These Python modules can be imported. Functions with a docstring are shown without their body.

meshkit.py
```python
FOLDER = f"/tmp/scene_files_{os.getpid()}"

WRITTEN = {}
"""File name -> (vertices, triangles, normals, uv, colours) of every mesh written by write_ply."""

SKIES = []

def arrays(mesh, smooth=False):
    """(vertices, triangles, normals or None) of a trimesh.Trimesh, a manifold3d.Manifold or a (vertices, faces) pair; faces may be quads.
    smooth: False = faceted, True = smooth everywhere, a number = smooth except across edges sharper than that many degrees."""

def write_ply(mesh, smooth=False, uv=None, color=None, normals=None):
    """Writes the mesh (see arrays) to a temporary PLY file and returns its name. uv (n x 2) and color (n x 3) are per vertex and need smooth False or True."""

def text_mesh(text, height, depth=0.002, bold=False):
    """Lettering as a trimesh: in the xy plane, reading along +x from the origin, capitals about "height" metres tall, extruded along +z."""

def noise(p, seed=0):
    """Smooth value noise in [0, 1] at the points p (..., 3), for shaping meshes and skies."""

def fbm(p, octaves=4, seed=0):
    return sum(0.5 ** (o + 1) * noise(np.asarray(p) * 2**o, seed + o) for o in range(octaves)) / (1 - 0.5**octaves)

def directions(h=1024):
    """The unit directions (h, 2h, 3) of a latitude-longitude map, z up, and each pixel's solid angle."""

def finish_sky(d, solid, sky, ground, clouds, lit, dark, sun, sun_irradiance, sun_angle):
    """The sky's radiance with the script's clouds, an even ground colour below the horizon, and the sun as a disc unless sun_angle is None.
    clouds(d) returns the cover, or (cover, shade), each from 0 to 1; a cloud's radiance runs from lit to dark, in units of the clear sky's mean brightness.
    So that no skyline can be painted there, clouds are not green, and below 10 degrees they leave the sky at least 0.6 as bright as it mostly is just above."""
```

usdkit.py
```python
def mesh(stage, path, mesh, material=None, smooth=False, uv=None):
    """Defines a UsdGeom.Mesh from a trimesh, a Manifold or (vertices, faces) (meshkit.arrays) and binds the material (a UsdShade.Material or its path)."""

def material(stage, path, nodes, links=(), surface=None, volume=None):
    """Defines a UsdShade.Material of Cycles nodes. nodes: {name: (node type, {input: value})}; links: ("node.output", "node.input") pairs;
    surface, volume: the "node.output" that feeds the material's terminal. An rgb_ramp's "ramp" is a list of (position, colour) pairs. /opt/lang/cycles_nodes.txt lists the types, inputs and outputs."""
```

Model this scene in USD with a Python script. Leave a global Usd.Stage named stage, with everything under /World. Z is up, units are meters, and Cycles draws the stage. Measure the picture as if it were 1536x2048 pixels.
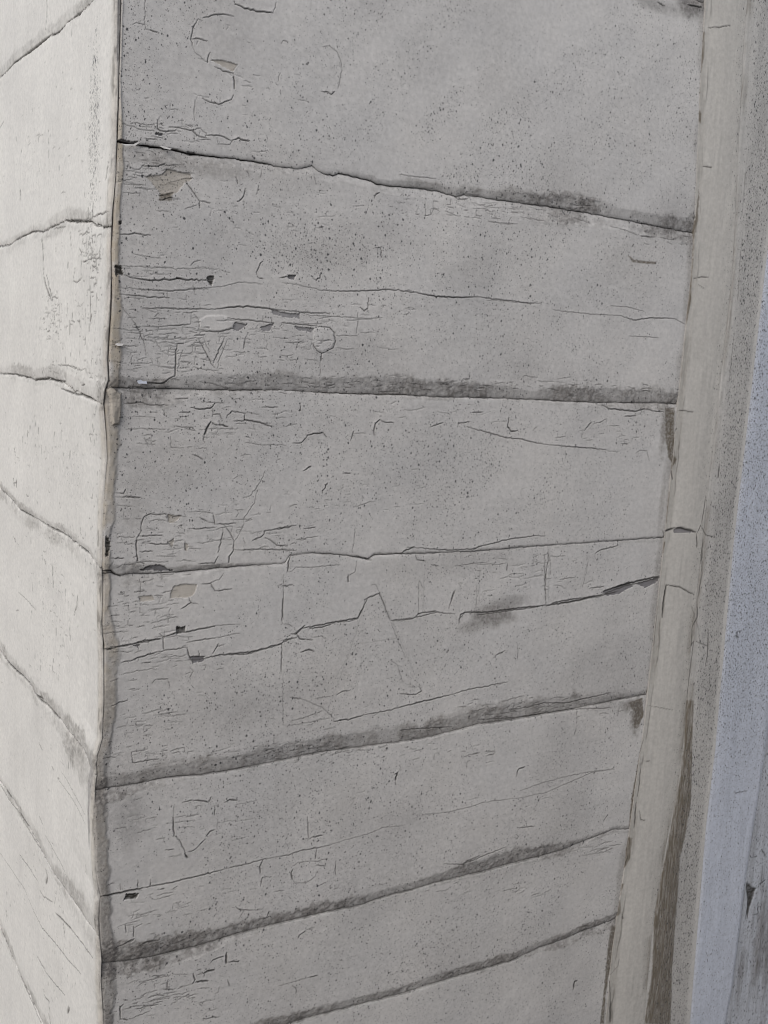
import math, random
import numpy as np
import trimesh, shapely, shapely.geometry
from pxr import Usd, UsdGeom, UsdLux, UsdShade, Gf, Sdf, Vt
import usdkit, meshkit

stage = Usd.Stage.CreateInMemory()
UsdGeom.SetStageUpAxis(stage, UsdGeom.Tokens.z)
UsdGeom.SetStageMetersPerUnit(stage, 1.0)
UsdGeom.Xform.Define(stage, '/World')
UsdGeom.Scope.Define(stage, '/World/Looks')

# ------------------------------------------------------------------ camera
# the three vanishing points of the wall's edges give the lens and the pose
PITCH = 0.70            # grid step of the walls, in picture dots of the 768 x 1024 picture
W0, H0 = 1536.0, 2048.0
FPX = 2065.0
PPX = np.array([768.0, 1024.0])
VP = np.array([[4170.0, 898.0], [-546.0, 640.0], [-13.0, 14000.0]]) - PPX
D = np.stack([np.append(v, FPX) for v in VP])
D[2] *= -1
D /= np.linalg.norm(D, axis=1, keepdims=True)
uu, ss, vv = np.linalg.svd(D.T)
R = uu @ vv                                   # world -> lens axes (right, down, forward)
EYE = 1.50
ray0 = np.array([222.0 - PPX[0], 712.0 - PPX[1], FPX]) @ R
CAM = np.array([0, 0, EYE]) - 0.80 * ray0 / np.linalg.norm(ray0)
cam = UsdGeom.Camera.Define(stage, '/World/camera')
m = np.eye(4)
m[0, :3], m[1, :3], m[2, :3], m[3, :3] = R[0], -R[1], -R[2], CAM
cam.AddTransformOp().Set(Gf.Matrix4d(*m.ravel().tolist()))
cam.CreateHorizontalApertureAttr(36.0)
cam.CreateVerticalApertureAttr(48.0)
cam.CreateFocalLengthAttr(36.0 * FPX / W0)
cam.CreateClippingRangeAttr(Gf.Vec2f(0.02, 500))
cam.CreateExposureAttr(0.10)

# ------------------------------------------------------------------ sky and sun: a bright overcast day
SUN = np.array([-1.0, -0.36, 1.0]); SUN /= np.linalg.norm(SUN)
el, rot = math.asin(SUN[2]), math.atan2(SUN[0], SUN[1])
sky = UsdLux.DomeLight.Define(stage, '/World/sky')
sky.GetPrim().SetCustomDataByKey('kind', 'structure')
skym = usdkit.material(stage, '/World/Looks/sky_air', {
    'sky': ('sky_texture', {'sky_type': 'single_scattering', 'sun_disc': False, 'sun_elevation': el, 'sun_rotation': rot, 'aerosol_density': 2.0}),
    'tc': ('texture_coordinate', {}),
    'n': ('noise_texture', {'scale': 2.2, 'detail': 5.0}),
    'mr': ('map_range', {'from_min': 0.3, 'from_max': 0.6, 'to_min': 0.40, 'to_max': 0.90, 'clamp': True}),
    'bw': ('hsv', {'saturation': 0.12, 'value': 1.0}),
    'mx': ('mix', {}),
    'bg': ('background_shader', {'strength': 0.13})},
    [('tc.generated', 'n.vector'), ('n.fac', 'mr.value'), ('mr.result', 'mx.fac'), ('sky.color', 'mx.color1'), ('sky.color', 'bw.color'), ('bw.color', 'mx.color2'), ('mx.color', 'bg.color')], surface='bg.background')
UsdShade.MaterialBindingAPI.Apply(sky.GetPrim()).Bind(skym)
sun = UsdLux.DistantLight.Define(stage, '/World/sun')
sun.CreateAngleAttr(60.0)
sun.CreateIntensityAttr(0.40)
sun.CreateNormalizeAttr(True)
sun.CreateColorAttr(Gf.Vec3f(1.0, 0.975, 0.945))
z = SUN; x = np.cross([0, 0, 1.0], z); x /= np.linalg.norm(x); y = np.cross(z, x)
m = np.eye(4); m[0, :3], m[1, :3], m[2, :3] = x, y, z
sun.AddTransformOp().Set(Gf.Matrix4d(*m.ravel().tolist()))

# ------------------------------------------------------------------ helpers
def rays(p):
    p = np.atleast_2d(np.asarray(p, float))
    return np.column_stack([p[:, 0] - PPX[0], p[:, 1] - PPX[1], np.full(len(p), FPX)]) @ R

def on_front(p, w=0.0):              # where the sight line meets the plane y = -w: (x, z)
    r = rays(p); t = (-w - CAM[1]) / r[:, 1]
    q = CAM + r * t[:, None]
    return q[:, [0, 2]]

def on_side(p, w=0.0):               # where it meets x = -w: (y, z)
    r = rays(p); t = (-w - CAM[0]) / r[:, 0]
    q = CAM + r * t[:, None]
    return q[:, [1, 2]]

def project(q):
    c = (np.asarray(q) - CAM) @ R.T
    return c[..., :2] / c[..., 2:3] * FPX + PPX

def px_front(u):                     # metres of one photograph dot, on the front wall at x = u
    return np.linalg.norm(np.array([u, 0, 1.35]) - CAM) * 0.94 / FPX

PXS = np.linalg.norm(np.array([0, 0.1, 1.35]) - CAM) * 0.94 / FPX

def nz(a, b, scale, seed, octaves=3):
    return meshkit.fbm(np.stack([a * scale, b * scale, np.full_like(a, seed * 7.31)], -1), octaves, seed)

def tag(prim, label=None, category=None, group=None, kind=None):
    prim = prim.GetPrim() if hasattr(prim, 'GetPrim') else prim
    for k, v in (('label', label), ('category', category), ('group', group), ('kind', kind)):
        if v: prim.SetCustomDataByKey(k, v)
    return prim

def numbered(path):
    if not stage.GetPrimAtPath(path): return path
    k = 1
    while stage.GetPrimAtPath(f'{path}_{k:03d}'): k += 1
    return f'{path}_{k:03d}'

def thing(name, label, category, group=None):
    x = UsdGeom.Xform.Define(stage, numbered('/World/' + name))
    tag(x, label, category, group, 'thing')
    return str(x.GetPath())

def put(parent, name, v, f, mat, va=None, vb=None, smooth=True, label=None):
    path = numbered(f'{parent}/{name}')
    g = usdkit.mesh(stage, path, (v, f), mat, smooth=smooth)
    api = UsdGeom.PrimvarsAPI(g)
    for n, a in (('va', va), ('vb', vb)):
        if a is not None:
            api.CreatePrimvar(n, Sdf.ValueTypeNames.Float3Array, 'vertex').Set(Vt.Vec3fArray.FromNumpy(a.astype(np.float32)))
    if label: tag(g, label)
    return path

# ------------------------------------------------------------------ materials
def paint(name, c1, c2, grain, speck_stretch=1.0, rough=0.55, dgrain=(330.0, 330.0, 330.0), dirt=(0.150, 0.138, 0.132), brown=(0.155, 0.130, 0.098), spk=0.50):
    N = {
        'g': ('geometry', {}), 'a': ('attribute', {'attribute': 'va'}), 'b': ('attribute', {'attribute': 'vb'}),
        'sa': ('separate_xyz', {}), 'sb': ('separate_xyz', {}),
        'n1': ('noise_texture', {'scale': 11.0, 'detail': 4.0, 'roughness': 0.6}),
        'n1r': ('map_range', {'from_min': 0.32, 'from_max': 0.68, 'clamp': True}),
        'base': ('mix', {'color1': c1, 'color2': c2}),
        'mp': ('mapping', {'scale': grain}),
        'gr': ('noise_texture', {'scale': 1.0, 'detail': 3.0, 'roughness': 0.55}),
        'grr': ('map_range', {'from_min': 0.30, 'from_max': 0.70, 'to_min': 0.965, 'to_max': 1.02, 'clamp': True}),
        'bg': ('mix', {'mix_type': 'multiply', 'fac': 1.0}),
        'fm': ('noise_texture', {'scale': 240.0, 'detail': 4.0, 'roughness': 0.7}),
        'fmr': ('map_range', {'from_min': 0.30, 'from_max': 0.70, 'to_min': 0.86, 'to_max': 1.10, 'clamp': True}),
        'bf': ('mix', {'mix_type': 'multiply', 'fac': 1.0}),
        'cream': ('mix', {'color2': (0.50, 0.435, 0.345)}),
        'bare': ('mix', {'color2': (0.235, 0.225, 0.235)}),
        'brown': ('mix', {'color2': brown}),
        'dmp': ('mapping', {'scale': dgrain}), 'nd': ('noise_texture', {'scale': 1.0, 'detail': 3.0, 'roughness': 0.65}),
        'ndr': ('map_range', {'from_min': 0.30, 'from_max': 0.70, 'to_min': 0.45, 'to_max': 1.35, 'clamp': True}),
        'dm': ('math', {'math_type': 'multiply', 'use_clamp': True}),
        'bm': ('math', {'math_type': 'multiply', 'use_clamp': True}),
        'dirt': ('mix', {'color2': dirt}),
        'wp': ('separate_xyz', {}), 'wx': ('math', {'math_type': 'subtract'}), 'wz': ('math', {'math_type': 'multiply', 'value2': speck_stretch}), 'sm': ('combine_xyz', {}),
        'wn': ('noise_texture', {'scale': 500.0, 'detail': 1.0}),
        'wm': ('vector_math', {'math_type': 'multiply_add', 'vector2': (0.0012, 0.0012, 0.0012)}),
        'crack': ('mix', {'color2': (0.042, 0.038, 0.032)}),
        'bs': ('principled_bsdf', {'roughness': rough, 'specular_ior_level': 0.35}),
        'bmp': ('bump', {'strength': 0.25, 'distance': 0.0004}),
        'fn': ('noise_texture', {'scale': 700.0, 'detail': 3.0}),
        'hs': ('math', {'math_type': 'multiply_add', 'value2': 0.6}),
    }
    L = [('a.vector', 'sa.vector'), ('b.vector', 'sb.vector'), ('g.position', 'n1.vector'), ('n1.fac', 'n1r.value'), ('n1r.result', 'base.fac'),
         ('g.position', 'mp.vector'), ('mp.vector', 'gr.vector'), ('gr.fac', 'grr.value'), ('base.color', 'bg.color1'), ('grr.result', 'bg.color2'),
         ('g.position', 'fm.vector'), ('fm.fac', 'fmr.value'), ('bg.color', 'bf.color1'), ('fmr.result', 'bf.color2'), ('bf.color', 'cream.color1'), ('sb.x', 'cream.fac'), ('cream.color', 'bare.color1'), ('sb.y', 'bare.fac'),
         ('g.position', 'dmp.vector'), ('dmp.vector', 'nd.vector'), ('nd.fac', 'ndr.value'), ('sa.x', 'dm.value1'), ('ndr.result', 'dm.value2'), ('sa.y', 'bm.value1'), ('ndr.result', 'bm.value2'),
         ('bare.color', 'brown.color1'), ('bm.value', 'brown.fac'), ('brown.color', 'dirt.color1'), ('dm.value', 'dirt.fac'),
         ('g.position', 'wn.vector'), ('wn.color', 'wm.vector1'), ('g.position', 'wm.vector3'), ('wm.vector', 'wp.vector'), ('wp.x', 'wx.value1'), ('wp.y', 'wx.value2'), ('wp.z', 'wz.value1'), ('wx.value', 'sm.x'), ('wz.value', 'sm.y'),
         ('sa.z', 'crack.fac'), ('crack.color', 'bs.base_color'),
         ('g.position', 'fn.vector'), ('fn.fac', 'hs.value1'), ('hs.value', 'bmp.height'), ('bmp.normal', 'bs.normal')]
    last = 'dirt.color'
    for i, (sc, rad, few, strength, col) in enumerate(((170.0, 0.150, 0.80, 0.92, (0.045, 0.044, 0.048)), (330.0, 0.200, 0.90, 0.86, (0.060, 0.058, 0.060)), (640.0, 0.25, 1.0, 0.66, (0.085, 0.083, 0.082)), (1150.0, 0.26, 1.1, 0.40, (0.12, 0.118, 0.116)))):
        k = f'{i}'
        N['v' + k] = ('voronoi_texture', {'scale': sc, 'feature': 'f1', 'dimensions': '2D'})
        N['vs' + k] = ('separate_color', {})
        N['va' + k] = ('math', {'math_type': 'multiply', 'value2': spk * 2 * few})
        N['vp' + k] = ('math', {'math_type': 'subtract', 'use_clamp': True})
        N['vr' + k] = ('math', {'math_type': 'multiply', 'value2': 3.0, 'use_clamp': True})
        N['vq' + k] = ('math', {'math_type': 'multiply', 'value2': rad})
        N['vd' + k] = ('math', {'math_type': 'subtract'})
        N['vf' + k] = ('map_range', {'from_min': -rad * .12, 'from_max': rad * .30, 'to_min': 0.0, 'to_max': strength, 'clamp': True})
        N['sp' + k] = ('mix', {'color2': col})
        L += [('sm.vector', f'v{k}.vector'), (f'v{k}.color', f'vs{k}.color'), ('sb.z', f'va{k}.value1'), (f'va{k}.value', f'vp{k}.value1'), (f'vs{k}.r', f'vp{k}.value2'),
              (f'vp{k}.value', f'vr{k}.value1'), (f'vr{k}.value', f'vq{k}.value1'), (f'vq{k}.value', f'vd{k}.value1'), (f'v{k}.distance', f'vd{k}.value2'),
              (f'vd{k}.value', f'vf{k}.value'), (f'vf{k}.result', f'sp{k}.fac'), (last, f'sp{k}.color1')]
        last = f'sp{k}.color'
    L.append((last, 'crack.color1'))
    return usdkit.material(stage, '/World/Looks/' + name, N, L, surface='bs.BSDF')

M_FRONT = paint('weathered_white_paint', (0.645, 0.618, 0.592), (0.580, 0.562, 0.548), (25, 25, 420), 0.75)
M_SIDE = paint('weathered_white_paint_lit_side', (0.720, 0.695, 0.655), (0.655, 0.632, 0.598), (60, 60, 90), 0.5)  # front paint made lighter and warmer for the side that catches more light
M_BEAD = paint('cream_paint', (0.530, 0.506, 0.470), (0.490, 0.468, 0.436), (300, 300, 20), 0.6, spk=0.45, dgrain=(520.0, 520.0, 60.0))
M_CASE = paint('cream_paint_grey', (0.550, 0.530, 0.504), (0.500, 0.484, 0.462), (400, 400, 18), 0.6, spk=0.6, dgrain=(520.0, 520.0, 60.0))
M_BLUE = paint('bluish_white_paint', (0.610, 0.640, 0.720), (0.565, 0.595, 0.672), (350, 350, 14), 0.7, spk=0.58, dgrain=(520.0, 520.0, 60.0))
M_ROUGH = paint('weathered_grey_paint', (0.560, 0.580, 0.630), (0.490, 0.505, 0.545), (420, 420, 14), 0.5, spk=0.55, dgrain=(520.0, 520.0, 60.0))
M_WOOD = usdkit.material(stage, '/World/Looks/old_sheathing_wood', {'g': ('geometry', {}), 'n': ('noise_texture', {'scale': 60.0}), 'r': ('rgb_ramp', {'ramp': [(0.3, (0.05, 0.042, 0.036)), (0.7, (0.09, 0.078, 0.066))]}), 'p': ('principled_bsdf', {'roughness': 0.9})},
    [('g.position', 'n.vector'), ('n.fac', 'r.fac'), ('r.color', 'p.base_color')], surface='p.BSDF')
M_GROUND = usdkit.material(stage, '/World/Looks/paving_grey', {'g': ('geometry', {}), 'n': ('noise_texture', {'scale': 14.0, 'detail': 6.0}), 'r': ('rgb_ramp', {'ramp': [(0.3, (0.13, 0.125, 0.12)), (0.7, (0.20, 0.19, 0.18))]}), 'p': ('principled_bsdf', {'roughness': 0.9})},
    [('g.position', 'n.vector'), ('n.fac', 'r.fac'), ('r.color', 'p.base_color')], surface='p.BSDF')

# ------------------------------------------------------------------ what was measured on the wall (photograph dots)
ZOOM = {'Z1': (180, 0, 2.4), 'Z2': (180, 500, 2.4), 'Z3': (180, 980, 2.4), 'Z4': (180, 1480, 2.4), 'Z5': (800, 0, 2.087), 'Z6': (800, 600, 2.087), 'Z7': (800, 1100, 2.087), 'Z8': (800, 1500, 2.087),
        'L1': (0, 0, 3.9375), 'L2': (0, 400, 4.096), 'L3': (0, 880, 3.9375), 'L4': (0, 1380, 3.066), 'R5': (1250, 900, 4.096), 'R6': (1150, 1400, 3.16), 'R7': (1300, 0, 4.096), 'P': (0, 0, 1.0)}

def pts(text, zone='P'):
    x0, y0, s = ZOOM[zone]
    a = np.array([[float(c) for c in w.split(',')] for w in text.split()])
    return a / s + [x0, y0]

CORNER = pts('250,-420 246,-200 242,0 240,70 238,150 236,230 234,285 231,350 226,420 223,500 224,560 222,620 218,680 216,720 218,760 211,780 208,810 213,880 214,920 209,970 206,1010 204,1060 203,1110 204,1160 203,1240 206,1300 206,1400 202,1478 193,1510 191,1525 192,1550 188,1575 186,1640 188,1706 191,1755 198,1791 195,1837 198,1876 201,1921 200,1964 204,2016 205,2048 206,2200 210,2500')
ARRIS = np.interp(CORNER[:, 1], [0, 300, 500, 760, 1000, 1300, 1500, 1600, 2048], [13, 8, 9, 9, 6, 7, 5, 4, 6])
BEAD = pts('1448,-420 1436,-200 1424,0 1412,200 1403,440 1396,560 1372,780 1355,950 1340,1100 1318,1300 1302,1450 1283,1580 1268,1700 1253,1800 1238,1900 1225,2048 1205,2200 1165,2500')
RIDGE = pts('1550,-420 1520,-200 1497,0 1489,100 1466,560 1405,1100 1384,1300 1370,1480 1352,1602 1333,1700 1308,1843 1293,2017 1272,2200 1235,2500')
EDGE = pts('1640,-420 1612,-200 1588,0 1560,300 1528,560 1466,1100 1430,1500 1412,1650 1380,2040 1360,2200 1325,2500')
THIRD = pts('1745,-420 1715,-200 1690,0 1660,300 1625,560 1568,1100 1533,1495 1498,1716 1466,1970 1452,2048 1432,2200 1395,2500')

FRONT_J = [
 '238,-760 1415,-200 1440,-190',
 '238,-373 1410,5 1440,14',
 '215,282 238,283 262,287 300,292 340,298 375,307 420,312 470,317 520,325 560,333 598,337 612,335 625,331 637,341 648,347 668,351 680,346 695,350 745,362 755,369 800,373 850,378 880,383 915,393 930,390 1000,400 1100,413 1180,426 1240,437 1300,449 1360,461 1395,466 1440,474',
 '200,774 300,776 385,779 430,780 480,781 560,780 620,784 700,788 800,790 900,795 1000,797 1080,800 1150,804 1250,806 1320,806 1355,808 1440,812',
 '190,1145 222,1146 240,1152 262,1147 300,1148 340,1146 375,1143 420,1138 470,1134 520,1130 570,1127 580,1112 620,1106 660,1108 700,1112 735,1119 748,1110 800,1108 843,1107 944,1103 1030,1096 1097,1091 1169,1086 1332,1074 1440,1068',
 '190,1580 222,1577 284,1567 347,1555 401,1551 463,1542 513,1532 555,1524 617,1511 651,1505 722,1495 805,1484 867,1474 958,1450 1030,1440 1087,1430 1159,1417 1226,1402 1300,1388 1440,1362',
 '180,1930 209,1928 251,1925 305,1918 372,1901 413,1890 468,1872 522,1857 597,1839 659,1824 722,1811 772,1793 818,1782 886,1763 963,1745 1040,1724 1087,1713 1135,1697 1183,1677 1226,1660 1258,1658 1440,1615',
 '190,2170 400,2103 630,2034 722,2010 800,1990 857,1972 944,1946 1025,1922 1083,1895 1135,1878 1164,1864 1212,1847 1250,1831 1440,1775',
 '200,2560 1215,2150 1440,2070']
# dirt along each joint: x, width above, strength above, width below, strength below
FRONT_BAND = [None,
 '240,2,0,2,0 1200,4,.1,4,.1 1300,15,.5,12,.7 1440,25,.8,16,.9',
 '238,3,.1,26,.40 420,4,.1,20,.36 640,8,.2,14,.3 850,14,.38,20,.36 960,16,.4,24,.4 1050,25,.62,32,.6 1130,28,.85,26,.7 1200,20,.5,20,.55 1300,22,.55,20,.6 1360,34,.75,22,.7 1440,34,.8,20,.6',
 '215,22,.65,36,.8 330,20,.55,36,.75 400,32,.55,12,.45 560,34,.6,6,.3 640,30,.75,6,.3 760,38,.85,6,.3 900,32,.8,6,.3 1000,26,.75,6,.3 1060,16,.35,5,.3 1100,29,.9,8,.5 1200,29,.9,10,.5 1300,25,.9,10,.6 1350,20,.9,14,.6 1440,20,.8,14,.5',
 '200,16,.6,22,.5 260,24,.7,28,.55 350,12,.45,12,.3 450,9,.6,8,.3 560,5,.4,4,.3 800,4,.3,3,.2 1000,5,.35,4,.2 1300,3,.2,8,.2 1440,3,.2,8,.2',
 '200,26,.75,34,.9 280,26,.65,22,.65 400,30,.6,7,.35 560,36,.6,6,.3 700,36,.55,5,.2 850,32,.6,6,.2 950,35,.65,8,.3 1100,38,.58,8,.25 1200,33,.5,6,.2 1260,12,.35,4,.2 1440,10,.4,4,.3',
 '190,38,1,40,1 350,36,1.05,27,.8 420,33,1,27,.75 500,28,.85,14,.55 600,26,.8,6,.3 700,28,.9,6,.3 800,20,.75,6,.3 900,20,.85,6,.3 1000,30,.95,7,.4 1080,34,1,7,.4 1150,28,.95,8,.5 1210,14,.85,14,.65 1258,8,.6,8,.4 1440,8,.5,8,.4',
 '200,22,.9,8,.5 600,22,.85,5,.4 720,23,.85,5,.4 850,21,.8,5,.3 950,23,.85,5,.3 1050,21,.85,6,.4 1140,16,.75,8,.4 1210,14,.85,16,.65 1250,16,.85,18,.7 1440,16,.8,18,.7',
 '200,20,.8,6,.3 1440,20,.8,6,.3']
FRONT_GAP = [1.5, 1.5, '238,5 300,4.5 420,3.2 640,2.6 900,1.4 1400,1.2', '200,.5 380,.8 420,2 620,2.6 760,1.4 1000,1.2 1200,1.8 1400,1.6', '200,1.6 400,1.6 560,1 600,2.2 800,1.8 1000,1 1400,1', '200,1.4 500,1.3 700,.4 1100,.3 1250,1 1400,1', '200,1.4 500,1.2 800,.7 1000,.5 1150,.7 1400,1', '200,1.2 800,.5 1000,.6 1100,1.4 1400,1.2', 1.5]

SIDE_J = [
 '-140,-30 0,-260 240,-640',
 '-140,300 0,154 15,141 28,127 46,112 61,102 76,89 98,71 112,67 124,57 132,46 145,36 163,24 175,11 225,-38 250,-60',
 '-140,548 0,492 17,491 37,476 54,468 73,461 83,464 110,450 129,441 146,442 171,443 187,444 195,450 207,451 217,455 250,448',
 '-140,722 0,747 30,749 68,759 98,757 117,762 131,768 150,782 171,791 200,802 250,818',
 '-140,870 0,977 20,997 38,1018 58,1030 76,1040 99,1055 122,1065 142,1077 163,1092 180,1103 198,1120 250,1160',
 '-140,1120 0,1302 13,1322 28,1338 46,1352 61,1370 71,1390 78,1398 124,1442 140,1465 163,1488 183,1510 189,1527 250,1590',
 '-140,1350 0,1564 20,1592 39,1625 65,1667 85,1706 108,1749 130,1778 153,1811 176,1840 192,1856 250,1925',
 '-140,1560 0,1856 16,1895 36,1941 55,1983 78,2036 100,2082 150,2170 250,2340',
 '-140,1900 0,2230 250,2760']
SIDE_BAND = [None,
 '-140,24,.35,5,.25 60,26,.38,5,.3 110,26,.4,5,.3 170,26,.55,8,.4 250,20,.4,8,.3',
 '-140,10,.2,20,.3 60,14,.25,24,.4 130,26,.4,22,.4 180,14,.3,20,.35 250,14,.3,20,.3',
 '-140,26,.5,18,.42 60,26,.5,16,.4 120,30,.5,12,.35 180,40,.55,12,.4 250,40,.6,12,.4',
 '-140,18,.7,26,.55 60,16,.55,30,.55 120,20,.5,32,.5 190,16,.55,40,.5 250,16,.5,40,.5',
 '-140,24,.6,16,.5 60,26,.65,20,.5 110,34,.65,40,.7 170,40,.7,64,.85 250,40,.7,80,.9',
 '-140,18,.5,8,.5 40,24,.55,10,.5 110,30,.5,10,.45 170,55,.6,34,.6 250,60,.7,60,.8',
 '-140,24,.6,10,.55 60,30,.6,10,.5 200,40,.7,20,.6 250,40,.7,20,.6', None]

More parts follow.
